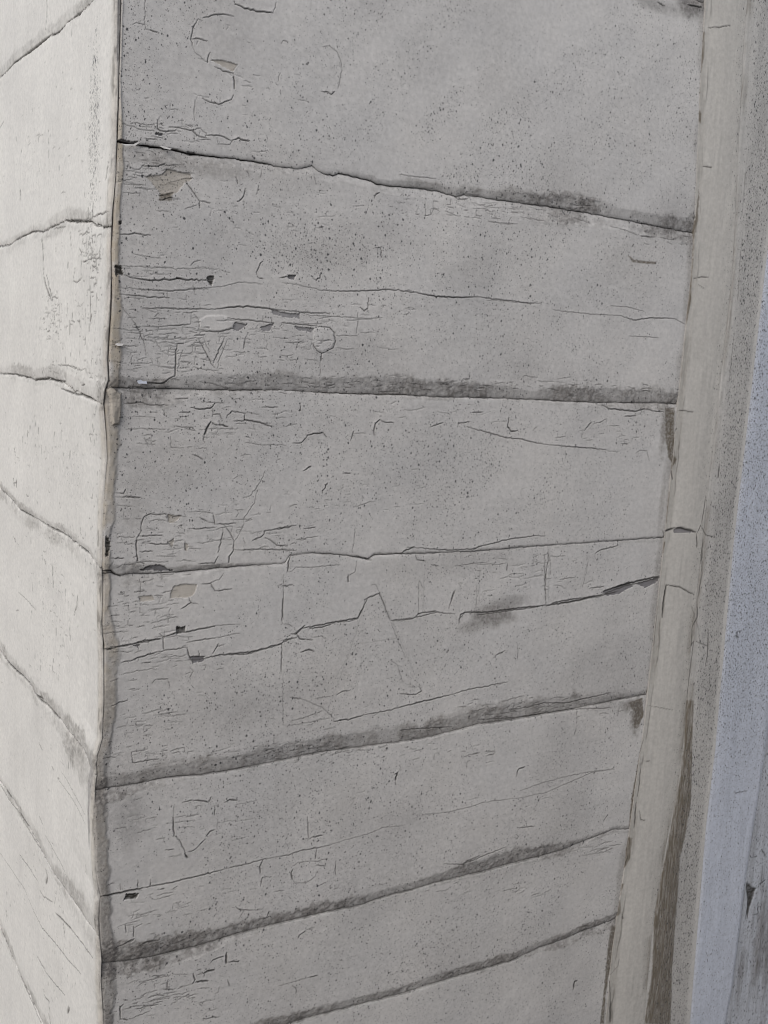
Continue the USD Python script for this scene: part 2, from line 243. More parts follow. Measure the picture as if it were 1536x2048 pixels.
# cracks: a hair, b fine, c open, d wide
CRACKS = {
'Z1': 'c 693,5 700,18 745,40 800,52 880,62;a 880,62 893,35 895,10;b 690,78 640,66 600,72 570,78 545,85;a 520,90 540,100;b 518,92 500,120 487,160 485,190 492,220;b 490,188 520,185 562,198;a 492,220 500,245 530,270 550,290 565,298;b 577,252 568,280 565,300;b 600,320 640,340 690,352;c 690,352 694,385 695,425;b 690,455 680,475 650,490 620,500 590,495 555,480 540,470;a 710,310 690,335;a 1120,225 1150,220 1185,250 1205,290 1210,340 1200,390 1192,425;b 1112,438 1140,442 1160,452 1175,440;a 265,0 265,110 266,140;b 266,140 290,148 322,155;a 205,118 240,112 265,120;a 505,480 500,540 502,578;a 915,350 908,372 908,390;a 920,210 930,190 950,200;a 135,570 170,600 205,610 230,620 310,630;a 195,595 230,590 270,600 310,600;b 325,575 322,620 355,632 410,628;b 380,610 440,617 490,628 520,655 560,662;a 490,628 530,615 560,640 555,655;b 560,650 620,650 660,665 685,680;c 685,672 715,665 765,677;a 610,660 620,690 650,695 670,695 685,675;d 138,660 240,680 300,692 360,703 420,715;c 420,715 520,733 640,742 740,748 840,770 940,795 1000,805 1060,795 1100,825;b 1100,825 1170,840 1200,830 1350,862 1380,885 1536,897;c 345,710 380,716 420,718;a 160,775 185,780 187,800 205,813 240,812 260,790;b 250,795 325,800 350,790 360,785;a 345,820 370,812 420,825 460,830 495,832;a 165,820 215,822;b 265,850 290,840 300,855;b 440,860 490,855;b 460,870 475,895 510,945 525,965;b 525,965 575,975;b 525,965 527,998;a 165,885 260,890;a 160,925 240,930;a 455,1005 510,985;a 320,1012 375,1015;b 330,940 400,925;b 335,960 395,950;b 700,850 710,882;a 755,820 765,850;b 745,905 735,950 712,968;a 735,965 740,1000;a 800,930 810,890;a 825,815 820,850;a 1075,845 1085,885;b 130,1120 180,1130 215,1120 290,1130;b 1365,950 1375,930 1390,925;b 1370,1190 1395,1190 1400,1235',
'Z2': 'a 145,75 300,85 400,90 560,90;a 485,75 500,55 530,50;c 160,120 200,135 300,147 420,140 500,145 560,147;a 135,180 250,190 290,193;b 235,188 320,195 420,195 500,187 560,183;a 560,183 640,175 700,160 740,155 830,165;a 925,155 1000,168 1060,180 1110,195;b 1100,193 1200,200 1340,196 1420,190 1536,197;b 140,212 250,222 300,228 380,230;a 370,200 370,225;a 500,190 500,215;a 215,222 218,240;b 805,130 800,110 815,75 830,55;b 805,130 830,138;b 910,133 955,130;b 1070,135 1085,145 1105,135 1108,115;a 630,95 650,108 670,108;b 250,280 350,280 420,283 520,285 600,285;c 600,285 680,275 760,272 860,283 920,290;a 530,285 527,260;b 920,290 1000,298 1060,302 1150,305;a 1010,300 1060,315 1190,320 1270,328 1360,330 1400,325;a 1285,300 1285,350 1278,400;a 1180,410 1280,412;b 1335,230 1330,280 1315,295 1295,275;b 1330,285 1335,302;a 145,270 185,310 205,340;b 205,340 225,370 240,400 260,450;a 260,450 270,510;b 205,372 240,370;a 250,365 310,370 370,365;b 370,365 430,362 480,358;a 485,315 485,355;a 500,310 520,330;b 520,380 560,390 620,393 690,375 695,350;a 520,335 525,375;b 660,325 690,332 780,340 880,350;a 830,315 830,340;b 920,350 1000,357 1090,365;b 1095,370 1150,372 1172,395 1178,440 1165,470 1140,485;b 1140,485 1115,495 1090,485 1072,450;c 1112,495 1110,530;a 1105,535 1105,610;a 1100,330 1150,320;b 520,425 560,500 580,545 600,565;a 545,425 575,490;b 645,425 620,480 595,540;a 660,430 640,480 625,510 610,570;b 500,412 550,408;c 418,455 413,500 410,560 408,605;b 408,452 450,450;c 408,605 380,620 355,640 300,640 270,638;a 445,480 430,530 420,580;a 435,540 480,545;a 310,430 340,480;a 290,520 300,540;a 940,445 1000,445 1025,437;b 750,415 745,440 740,470;c 500,660 600,668 680,672 760,678 850,678 950,683 1050,688;c 1340,683 1420,690 1536,695;b 410,715 470,712;b 430,780 480,778;c 485,757 540,765 590,755 600,735;a 600,735 640,735;a 540,730 640,735;a 590,760 588,800;b 590,790 620,790 630,805;c 620,820 625,840 660,848;d 580,825 560,860 550,885;b 550,885 545,912;b 580,825 600,840 620,840;b 655,808 680,775 745,785;c 745,785 740,815 800,825 870,848;b 690,820 740,820;a 750,780 810,790;a 825,840 880,848;a 690,720 670,700;b 825,755 900,755;b 1010,735 1010,770;a 885,800 890,780;b 975,925 1015,928 1040,900;c 1040,900 1045,890 1075,882 1115,878;b 1118,865 1118,878 1135,898;c 1365,890 1362,865 1370,835 1390,815;b 1390,815 1420,828 1455,830;b 1250,915 1265,870;a 1265,880 1320,880;a 160,735 240,740;b 355,770 360,795;a 250,890 290,888;a 260,900 280,945;a 385,895 390,950 450,950;a 170,860 300,858;b 490,980 540,1005;c 1025,1060 1060,1040;b 1215,1072 1250,1072;b 1115,1160 1140,1120;a 690,1098 710,1085;a 735,1190 770,1180 820,1110 840,1060;b 125,1165 160,1170 170,1150;b 160,1182 240,1188;a 130,1225 200,1230;b 160,740 240,732 300,745 380,745',
'Z3': 'a 120,30 160,35;b 160,35 235,38;b 245,200 245,160 260,130 290,115 340,118 370,120;b 245,200 230,225;b 235,220 345,218;b 370,120 400,125 440,125;a 475,105 520,103 590,112;b 590,112 600,165;b 600,165 640,165 700,160;b 525,130 560,150;a 560,150 600,160;b 475,185 530,187 600,180;b 640,180 630,240 615,300;b 640,165 660,190 680,215 692,250;a 692,250 720,210 735,175 740,140 790,60 805,0;a 575,240 640,240 680,240;b 692,250 690,290;c 690,290 670,320 668,348;a 690,285 740,290 800,285;b 740,285 840,285 990,292;a 735,230 745,255;b 780,245 820,225 835,215 840,195;b 840,230 870,245 900,265 950,270;a 990,240 1095,222;b 835,200 880,190 920,185 990,170;c 900,185 960,178;b 1030,185 1080,180;c 225,225 222,260 224,295;c 224,300 228,340;b 228,340 260,355;b 268,255 340,262 385,258;b 240,295 300,295;a 255,250 290,245;a 370,240 395,280;b 455,245 460,290;a 475,280 530,282;a 130,255 180,250;b 110,325 160,328;a 130,375 155,360 220,355;b 520,355 600,350 615,320;d 60,388 100,390 125,408;c 125,408 150,415;c 165,405 230,395 300,402 350,400 430,390 480,385;b 480,385 540,370 620,375 700,372 760,362 830,360 950,350;d 958,310 1000,308 1080,302 1150,312 1230,318 1280,318;c 1280,315 1300,328 1350,335;c 965,312 950,350 948,390;a 948,390 970,390 990,370 1060,372 1150,362 1200,358;a 1280,340 1275,390 1245,410;c 1238,405 1240,440;c 1365,300 1420,305 1500,308 1536,290;a 1275,180 1260,300;b 920,460 970,455;a 900,460 920,450;a 640,400 620,430 580,445;b 540,450 580,452 600,485;b 600,485 680,475;b 475,515 485,540 440,570;a 485,540 520,548;a 240,430 240,500;b 215,490 260,485;a 320,460 350,465;a 295,640 390,615;a 300,665 350,650;b 335,690 350,705;c 100,755 190,745 260,725 340,715;b 352,705 410,690 470,680;a 470,680 560,660 640,648 720,645;b 352,705 355,765;b 465,732 540,720 600,712;a 600,712 720,687;c 180,825 240,805 320,778;b 320,778 400,765 460,755;b 150,830 190,822;c 465,755 480,800 495,830;b 490,800 550,800;c 610,795 625,798;c 640,792 760,788 820,770;b 820,770 912,742;b 590,785 615,740;b 520,770 525,800;b 315,910 375,908;a 375,908 385,945;a 300,930 315,910;a 150,888 225,870 300,858 320,865;b 250,832 290,828;b 190,958 215,955;a 480,850 495,870 480,900;b 105,1035 180,1010;d 60,700 65,765;c 65,765 100,765;b 925,520 922,640;a 922,640 960,645 970,655;c 965,690 990,690 1030,650;c 990,690 1005,715 1030,717;b 918,722 960,715 990,710;d 917,738 905,742;b 1030,717 1065,720;a 1060,710 1110,702 1130,715;c 1050,665 1110,658 1170,640;b 1170,640 1230,632 1285,620;c 1285,620 1300,580 1315,560;b 1315,560 1318,525 1390,495;a 1390,495 1370,455 1350,455;a 1390,495 1440,620;b 1450,628 1536,622;a 1445,635 1480,730 1515,805;a 1440,815 1475,840 1500,920;b 920,740 918,880;a 925,880 925,1000 928,1130;c 1010,778 1050,765 1075,775;b 960,995 1010,1000;a 1010,1000 1060,1020 1110,1040 1165,1090 1170,1110;a 1080,1000 1150,990;b 1180,985 1215,965 1245,963;c 1170,1110 1250,1100 1310,1080;b 1310,1080 1400,1065 1470,1048 1536,1030;a 945,1135 1020,1120 1150,1095;a 960,1112 1080,1075 1110,1060;h 1180,895 1210,840 1270,770 1290,690 1330,655',
'Z4': 'a 110,70 160,60;b 200,60 205,110 330,92;b 445,300 490,290;c 490,290 530,292 570,300;b 570,300 580,275;c 645,300 670,288 705,290;a 700,310 740,305 800,290;c 400,370 402,460;a 405,310 400,365;b 405,460 430,480 445,515 460,545;d 455,545 468,565;c 600,430 575,440 560,460;c 555,475 530,500;b 530,500 500,530 475,535;b 598,320 598,360;a 610,380 610,430;b 360,527 400,525;a 380,560 440,552;b 1045,370 1050,470;c 1060,470 1115,460;a 1030,477 1060,475;d 50,750 150,735 250,712;c 250,712 380,688 520,655 640,622;b 640,622 760,595 830,575 880,565;b 880,565 960,552 1000,535 1080,520 1150,505;a 1150,505 1200,490 1350,445 1410,420 1500,410;c 830,575 815,610 818,640;b 1090,520 1082,570;a 830,660 870,658;b 820,700 830,660;c 975,620 965,640 972,670;a 975,605 1000,590 1060,580 1110,585;a 972,670 985,690 1040,685 1080,655 1090,630;b 1085,600 1130,605;b 1180,580 1178,645;a 1080,585 1140,570;c 325,720 355,715;c 400,715 420,703;b 230,670 232,705;b 290,670 290,700;a 145,690 148,720;b 700,800 715,815 780,818;a 780,818 830,812;a 715,860 740,820;c 850,850 860,825;b 820,860 855,855;b 120,1000 160,985 215,955;c 165,980 210,962;c 240,990 270,975 335,962;b 170,890 175,925;b 210,895 212,945;a 210,905 250,885;d 1000,950 1005,935;c 1005,935 1030,920;a 1030,915 1075,900;c 580,1070 590,1055 640,1040;d 655,1020 655,1070;c 665,1065 715,1060;c 548,1135 550,1115;d 550,1115 595,1105;c 495,1120 505,1150 495,1168;d 510,1162 565,1158;b 300,1135 360,1130;a 400,1125 470,1125;b 375,1150 370,1200;b 320,1215 325,1225 355,1228;b 350,1195 400,1200;c 145,1340 145,1285 160,1270;c 145,1340 180,1345;b 160,1245 180,1250;a 190,1280 310,1270;b 220,1290 330,1270;a 515,1195 570,1190;c 1050,1140 1090,1132;a 905,1180 1000,1155 1050,1140;b 970,1180 990,1190 990,1215;b 660,1150 670,1180;b 540,1340 620,1330;d 1465,165 1475,160 1468,190;b 1468,190 1468,215;a 1490,150 1485,120;d 95,232 160,222 250,208;c 250,208 400,180 530,170 680,148;b 680,148 800,125 900,105 1050,75 1130,60 1300,35 1500,10;d 70,1075 170,1068 300,1050;c 300,1050 460,1010 560,985 690,940 820,905 1000,862;b 1000,862 1150,825 1300,795 1420,750 1530,725',
'P': 'c 206,1299 240,1294 290,1284 322,1278;c 327,1274 350,1267 385,1262 430,1253;c 398,1320 440,1310 500,1305 545,1293 562,1288 585,1276;c 588,1268 600,1258 660,1246 716,1236 729,1210 735,1196;b 735,1196 759,1186 780,1240;b 782,1241 830,1236 873,1225 910,1228;c 918,1240 930,1226 985,1224 1040,1216 1092,1210;d 1092,1212 1150,1202 1205,1190;c 1205,1188 1260,1170 1322,1156;h 735,1190 700,1300 655,1420;h 700,1290 800,1275;h 760,1185 830,1350;a 567,1150 566,1240;h 850,1130 846,1220;h 960,1120 958,1205;h 1100,1090 1096,1200;h 1180,1110 1165,1160','Z5': 'a 0,730 80,738 150,745;b 0,778 80,780 150,790 220,810 300,815 420,825 500,835 620,865 700,880 780,895;b 230,820 245,830 285,830;a 270,810 330,815;a 730,855 800,860;b 780,895 860,905 900,920;c 900,920 1000,940 1060,945 1150,965 1245,972;a 370,925 430,935 490,935;a 880,945 940,960 990,980;b 1005,985 1060,990;b 1075,10 1100,25;c 1200,20 1260,32;a 105,840 108,900 130,895 140,870 138,830;a 470,545 475,575;b 0,1215 60,1220;c 60,1220 140,1237 220,1242 320,1240;b 320,1240 420,1252 500,1260',
'Z6': 'a 360,0 480,10 590,15;b 480,10 560,15;a 640,40 700,50 800,60 920,65;b 920,65 980,85 1050,75 1150,78;a 1150,78 1190,100;a 880,25 950,30 1020,48;a 960,150 1080,158;c 0,395 60,398 150,400 260,398;b 260,398 400,400 600,408;c 620,412 760,418 900,420 1040,425 1160,432;c 840,438 880,455 980,465 1020,455;b 1030,455 1060,465 1100,468;b 980,465 982,485 940,485;b 300,470 345,468;c 455,490 450,530 465,550 490,545;b 125,530 180,512;b 240,530 245,515 290,508;b 280,530 350,548 440,575 500,580 560,595 620,605;b 620,605 700,612 780,618 860,625;a 555,545 570,530;a 650,575 690,570 690,555;b 770,545 800,510;a 875,525 915,525;b 925,600 950,602;a 690,630 690,660;a 985,640 1000,628 1030,630 1040,670;c 0,1060 25,1045 60,1030;b 30,1032 200,1045 300,1040 330,1030 450,1000 560,985 605,985 605,968;d 90,1058 200,1055 300,1050;b 300,1050 330,1030;c 300,1045 400,1035 480,1035 600,1025 660,1022;b 660,1022 770,1015 900,1003 1110,990;b 618,1030 620,1090 610,1130 605,1240;b 815,1080 815,1060 835,1045 910,1025;b 65,1060 70,1085 105,1090;b 450,1100 448,1130;b 225,1215 215,1250;a 230,1112 300,1100 360,1098;b 130,1105 160,1110;a 80,1170 95,1200;a 780,1065 782,1120 760,1200;d 850,1215 900,1200 970,1180 1080,1155;b 790,1205 850,1195;b 700,1250 830,1240 910,1215;b 1095,960 1105,990 1115,990',
'Z7': 'b 605,20 608,230;a 625,20 628,100;b 0,300 60,285 80,265 150,255;a 80,130 75,265;b 75,265 120,260 160,258;c 245,310 255,270 270,260;b 270,260 320,258;a 320,150 318,270;b 320,272 400,262;c 400,262 480,250 560,240 605,230;c 610,232 650,218 730,205;b 690,210 735,205 800,195 850,190;c 850,185 900,178;b 205,245 230,170;c 0,655 100,632 200,608;b 200,608 300,580 370,568 450,550;b 440,420 400,440;a 490,390 490,460;b 735,745 730,770;a 740,665 738,740;c 485,945 495,915 520,905;a 895,915 800,925 700,945 600,970 500,1005;b 905,620 960,620;c 960,620 1040,600;a 885,780 870,785;b 80,560 90,590 60,605 0,600;b 0,752 100,745 220,740;c 140,785 220,755 290,740;b 330,710 480,705 600,685 750,665 880,660;b 0,790 140,785;b 460,665 530,660 600,640 700,640 880,595',
'Z8': 'a 95,270 200,260 300,235 340,220 450,205 500,200;a 500,200 600,180 720,130 800,95 890,78;c 0,595 60,585 180,545 340,510;c 340,512 500,468 600,445 700,412;c 700,412 800,370 890,330 955,335;b 180,475 260,478 300,460 440,405;c 0,1020 120,985 300,930;c 470,880 590,825 700,790 760,760;d 760,760 860,725 900,715;b 900,715 940,690;b 250,478 330,440;b 490,325 560,318;a 760,440 850,430;b 850,300 865,275;d 725,1000 730,970 740,965'}
SIDE_CRACKS = {
'L1': 'b 370,0 372,80 370,110;a 370,110 358,230;c 0,605 60,555 110,500 180,440;d 180,440 240,400 300,350 385,280;b 385,280 440,265;c 440,265 490,225;b 490,225 520,180 570,140;d 570,140 640,95;b 640,95 690,45;b 150,1460 155,1580;a 160,1160 165,1200;a 375,1075 380,1160 385,1280;a 0,1010 30,950;b 690,1725 740,1720;c 750,1710 800,1695 880,1670;b 705,1640 710,1710;b 745,1600 745,1710;b 870,1280 850,1420',
'L2': 'b 0,375 70,375 150,310 220,280 300,250 340,265;a 340,265 400,220;b 430,240 540,215;b 340,230 345,300 355,450 362,620;d 362,630 380,720 420,820;b 385,620 405,720 430,800;b 430,800 475,802;b 755,755 755,940;d 765,940 755,990;b 745,990 745,1075;b 755,755 780,755;b 755,640 790,635;c 690,510 720,500;b 720,500 770,480 860,485;b 600,670 640,672 680,640;a 605,670 620,560;c 595,930 597,970;b 590,990 615,1000;b 640,990 660,990 665,1040;b 575,990 575,1100;a 850,320 855,380 835,440;c 770,390 775,450;b 660,390 680,440;a 575,240 590,400;d 530,165 600,170 700,175 765,180;b 765,180 800,215 850,212;d 280,1470 400,1465 480,1485 535,1480;c 0,1420 130,1430 250,1455;b 480,1350 580,1360 680,1400;d 510,1545 600,1580 700,1600 820,1645;c 680,1520 710,1515;b 760,1920 770,1980;a 755,1920 800,1925;b 660,290 750,265',
'L3': 'c 110,70 118,120;b 105,300 110,360;b 130,300 128,370;b 105,340 130,340;b 555,150 560,90;c 105,760 118,800;b 410,960 415,1160;b 345,940 358,985;b 590,1380 595,1350 615,1310 620,1235;a 145,1200 215,1265 280,1340;d 640,835 710,880 780,945;c 300,630 390,690 480,730 560,775;c 150,545 230,590 260,605;d 0,1660 50,1740 110,1805 180,1860;b 180,1860 240,1930;d 280,2010 340,2040;b 0,380 80,460 150,545',
'L4': 'd 210,20 240,55;c 240,55 290,85 380,190;b 380,190 430,260 500,330;d 530,370 575,430;c 0,580 60,680 120,760;b 120,760 200,900 260,1000 330,1130 400,1220;b 240,320 260,370;c 320,465 330,490;b 355,540 365,545;b 430,430 425,480;a 360,550 430,640 500,730 560,820;a 380,500 470,640 560,760;a 280,890 380,1060 420,1150;a 0,1000 60,1090 150,1220 200,1340;b 120,1010 180,1090 230,1170;d 280,1100 290,1150 280,1185;b 240,775 265,830;b 245,1230 270,1270 320,1300;d 340,1370 385,1415 450,1480;c 450,1480 510,1550 590,1640;b 385,1420 395,1510;b 200,1340 260,1460 330,1540 420,1660 500,1740;d 230,1640 275,1720;b 275,1720 320,1780 400,1870;c 265,1830 275,1880 300,1910 305,1990;d 300,1990 310,2048;d 415,1980 425,1950;b 35,1345 42,1410;c 0,1440 30,1530 80,1650 130,1770 190,1910 250,2048;b 400,1220 470,1320 540,1410 590,1460'}
TRIM_CRACKS = {
'Z5': 'b 1240,1162 1270,1155 1295,1157;a 1258,1188 1280,1205;b 1280,692 1308,698;b 1300,112 1340,113 1380,107;a 1425,1000 1415,1100 1405,1252;a 1445,640 1425,900',
'Z6': 'c 1150,575 1170,540;b 1180,462 1230,468;c 1145,705 1153,750;a 1160,630 1165,690;d 1155,955 1180,953 1235,970;d 1155,955 1125,968;c 1240,975 1240,1030;b 1240,975 1255,940;b 1255,940 1275,980 1310,990;b 1115,1010 1110,1080;c 1330,680 1325,740;a 1390,150 1370,340;b 1275,830 1260,935;b 1265,1000 1255,1100',
'Z7': 'd 1107,285 1115,200 1123,150;c 1120,148 1170,155 1228,188;a 1090,240 1075,400 1050,450 1040,530;b 1045,540 1030,600;a 1050,655 1140,668;b 1030,800 1020,840 1005,900;b 1030,888 1050,885;c 1240,215 1240,280 1220,320;b 1220,320 1215,400 1225,380 1210,500 1200,600;c 1285,330 1278,440 1270,480;b 1262,0 1258,110 1240,215;a 1215,230 1245,330 1250,420;b 1235,380 1280,400;d 1400,335 1395,355 1402,362;b 1400,335 1415,335',
'Z8': 'b 1020,60 1015,130 1005,200;c 1000,225 995,290 990,330;b 1010,260 1015,295 1030,298;b 945,450 945,500;b 965,450 950,500;c 940,690 942,712;a 925,880 920,910 890,950;b 888,960 892,1060;d 893,1060 890,1144;b 1460,445 1485,442;c 1495,425 1505,412 1520,440;d 1475,575 1465,610 1455,640 1445,700;c 1490,560 1520,540;c 1490,630 1490,690;b 1465,685 1492,680;b 1490,690 1488,715;c 1440,550 1450,600 1445,640;b 1385,165 1390,175 1440,165;a 1510,480 1500,560;a 1430,830 1420,1000'}
KIND = {'h': (1.6, 0.30, 0.1, 0.0), 'a': (1.45, 0.62, 0.28, 0.12), 'b': (1.9, 0.84, 0.5, 0.20), 'c': (2.3, 0.92, 0.8, 0.28), 'd': (3.5, 1.0, 1.2, 0.33)}   # dots wide, darkness, mm deep, mm of lifted lip

# patches where the paint is gone or lifted: D dark wood, M grey wood, L lilac primer, C cream undercoat, R lifted flake, F putty, B brown
GRIME = 'B 1407,60 1420,60 1418,110 1408,170 1402,160 1404,100;B 1404,210 1412,225 1412,245 1404,240;B 1402,270 1412,290 1410,340 1404,400 1396,460 1388,470 1380,540 1375,640 1383,650 1392,600 1394,545 1398,480 1405,440 1408,360 1406,300;B 1330,815 1350,815 1348,860 1352,905 1362,920 1352,940 1336,915 1330,870;B 1340,985 1348,985 1342,1050 1336,1040;B 1332,1085 1340,1085 1330,1130 1326,1150 1324,1120;B 1292,1385 1304,1350 1304,1380 1300,1392;B 1255,1405 1285,1395 1288,1430 1275,1458 1266,1455 1268,1425;B 1280,1500 1285,1510 1276,1580 1270,1640 1258,1655 1262,1600;B 1256,1676 1272,1680 1268,1720 1256,1745 1250,1735 1252,1700;B 1243,1770 1256,1772 1248,1800 1250,1830 1242,1840 1238,1815;B 1222,1850 1240,1850 1236,1880 1222,1930 1212,1990 1208,2048 1200,2048 1210,1960 1215,1900'
PATCHES = {
'Z1': 'C 265,850 300,885 335,925 365,950 420,920 455,880 490,860 480,835 430,825 370,812 345,835;B 330,930 400,920 395,965 330,965;C 575,285 690,345 708,308 640,290;M 460,730 500,730 510,742 480,748;M 315,635 350,640 345,655 312,650;M 135,668 240,684 225,690 150,690;D 137,1058 150,1060 147,1082 138,1080',
'Z2': 'D 563,128 600,125 585,175 560,140;L 870,285 940,300 1010,305 1005,328 925,322 880,310;L 695,345 755,360 715,390 690,385;L 820,370 885,350 865,390 830,390;L 978,365 1075,375 1062,395 1000,385;M 950,125 990,120 980,143 955,138;D 118,75 150,75 160,120 125,120;D 415,130 440,140 420,142;R 522,335 560,312 640,310 690,335 690,372 625,392 560,388 525,372;R 1075,380 1100,368 1150,374 1172,398 1176,440 1160,470 1115,490 1085,478 1070,440;F 75,665 100,655 150,690 148,800 138,835 105,838 95,800 92,720;R 225,625 265,630 270,642 230,640',
'Z3': 'D 415,655 440,660 455,655 462,680 415,692;M 485,800 552,798 548,822 495,832;M 205,742 240,738 230,758;D 75,220 90,230 98,270 88,315 72,320;C 405,460 450,452 515,452 505,495 480,515 385,522 390,480;C 370,115 440,125 400,158 375,155;C 375,250 402,232 395,275;C 455,250 472,262 468,295 455,290;M 240,385 300,360 340,358 400,390;C 235,510 300,505 310,530 240,535',
'Z4': 'D 175,740 235,738 225,760 165,770',
'P': GRIME + ';M 1205,1184 1258,1163 1266,1172 1240,1188 1215,1192;M 1275,1168 1318,1154 1316,1164 1290,1176', 'Z5': 'B 950,1065 962,1068 978,1083 1072,1092 1068,1105 970,1096'}
TRIM_PATCHES = {'P': GRIME, 'R5': 'M 425,660 460,637 520,652 580,675 500,680 430,682', 'R6': 'D 1085,1145 1110,1180 1140,1190 1120,1260 1075,1390 1090,1280 1080,1200;L 1120,1190 1142,1188 1115,1250 1098,1245;B 705,0 750,0 740,300 730,650 690,880 660,1000 640,1300 625,1500 612,1700 600,2048 440,2048 490,1700 500,1400 530,1200 580,950 640,640 680,400 690,300'}
# crazed areas: x, y, half widths, count, length (dots), darkness
CRAZE = [(330, 690, 150, 70, 190, 22, .48), (330, 560, 110, 60, 30, 30, .4), (420, 860, 160, 60, 60, 24, .45), (330, 1085, 130, 66, 70, 22, .5), (520, 1060, 100, 50, 50, 28, .5), (290, 1215, 90, 60, 80, 24, .5), (320, 1310, 120, 60, 60, 26, .5), (300, 1450, 90, 80, 60, 22, .45),
 (360, 1640, 120, 60, 40, 24, .45), (330, 1830, 120, 60, 50, 24, .5), (330, 1990, 130, 50, 80, 28, .65), (1050, 1150, 130, 40, 70, 22, .45), (1200, 860, 90, 40, 24, 22, .4), (300, 360, 70, 60, 50, 24, .45), (320, 265, 90, 20, 30, 26, .5), (640, 640, 180, 60, 60, 24, .35), (560, 690, 130, 30, 40, 22, .4),
 (1000, 420, 200, 26, 70, 22, .5), (1330, 475, 50, 14, 22, 18, .5), (800, 770, 560, 18, 150, 20, .55), (600, 1505, 380, 20, 170, 18, .55), (1080, 1415, 160, 20, 110, 18, .55), (800, 1780, 450, 14, 60, 18, .5), (1170, 1700, 60, 16, 26, 20, .5), (700, 1420, 300, 50, 24, 22, .3), (450, 180, 200, 130, 40, 18, .3), (600, 430, 250, 70, 40, 18, .25), (850, 820, 300, 30, 40, 20, .3), (800, 1000, 250, 60, 36, 18, .3), (850, 1600, 350, 60, 26, 18, .25)]
SIDE_CRAZE = [(100, 1000, 120, 500, 90, 13, .5), (120, 300, 100, 260, 60, 12, .4), (110, 1250, 90, 120, 40, 15, .5), (90, 880, 90, 60, 30, 13, .5), (100, 1800, 110, 220, 60, 15, .45), (200, 900, 14, 300, 60, 10, .7), (190, 520, 24, 90, 50, 12, .75), (110, 640, 26, 60, 40, 12, .7), (105, 640, 26, 50, 60, 14, .5), (185, 500, 24, 40, 60, 14, .55), (170, 620, 40, 70, 50, 14, .45), (190, 740, 30, 40, 40, 14, .5), (100, 740, 90, 20, 60, 12, .45), (190, 300, 20, 120, 30, 10, .35), (60, 1350, 60, 40, 20, 14, .4), (120, 1260, 40, 60, 30, 12, .35), (130, 1500, 50, 60, 30, 14, .3), (90, 900, 80, 40, 30, 14, .4), (60, 280, 60, 80, 24, 14, .35), (110, 1070, 70, 16, 50, 12, .45), (120, 1900, 60, 100, 40, 16, .35), (40, 1700, 40, 120, 24, 16, .3)]
# stains: x, y, half widths, dirt, brown
STAINS = [(985, 1232, 62, 26, .5, .35), (940, 1255, 30, 14, .2, .2), (1020, 1205, 50, 16, .4, .1), (1273, 1432, 15, 40, .3, .75), (1258, 1412, 26, 12, .3, .45), (640, 512, 110, 28, .17, 0), (760, 480, 150, 40, .09, 0), (850, 130, 70, 60, .10, 0), (380, 930, 150, 60, .12, 0), (450, 1430, 180, 60, .10, 0), (300, 150, 110, 110, .10, 0), (560, 340, 220, 50, .07, .03), (800, 960, 60, 50, .05, 0), (1000, 1640, 120, 30, .05, 0), (900, 1130, 260, 30, .14, 0), (1210, 1400, 60, 24, .25, 0), (260, 1640, 45, 70, .3, 0), (380, 330, 150, 20, .1, .28), (1380, 10, 40, 24, .8, .3), (1310, 8, 60, 14, .4, .1), (1415, 60, 10, 60, .6, .4), (1340, 450, 24, 24, .45, .1), (270, 1010, 40, 60, .1, .08), (700, 700, 160, 40, .10, 0), (1110, 350, 60, 60, .12, 0), (1060, 740, 50, 24, .12, .03), (950, 1510, 300, 24, .03, 0), (400, 1720, 160, 50, .06, 0), (980, 1890, 240, 70, .08, 0), (1330, 850, 12, 60, .2, .5), (1325, 1000, 8, 80, .1, .3)]
SPECKS = [(620, 180, 300, 190, .45), (950, 290, 180, 110, .85), (640, 495, 120, 45, 1.1), (720, 470, 240, 70, .75), (960, 480, 200, 70, .7), (850, 690, 200, 70, .5), (950, 930, 220, 100, .9), (1120, 1000, 90, 60, .5), (700, 1300, 250, 110, .55), (400, 1430, 200, 70, .5), (900, 1620, 330, 60, .45), (950, 1880, 280, 110, .85), (1050, 1330, 170, 70, .6), (600, 720, 200, 60, .35), (1100, 1140, 160, 50, .5), (1080, 380, 120, 50, .9), (350, 170, 120, 110, .45), (1250, 1380, 60, 60, .5), (700, 1540, 250, 40, .5), (760, 1180, 200, 60, .55)]
SIDE_SPECKS = [(60, 300, 80, 250, .22), (90, 1350, 90, 250, .2), (190, 250, 22, 170, .9), (180, 80, 30, 40, .3), (100, 1200, 100, 200, .25), (100, 650, 90, 100, .25), (150, 950, 60, 100, .3)]

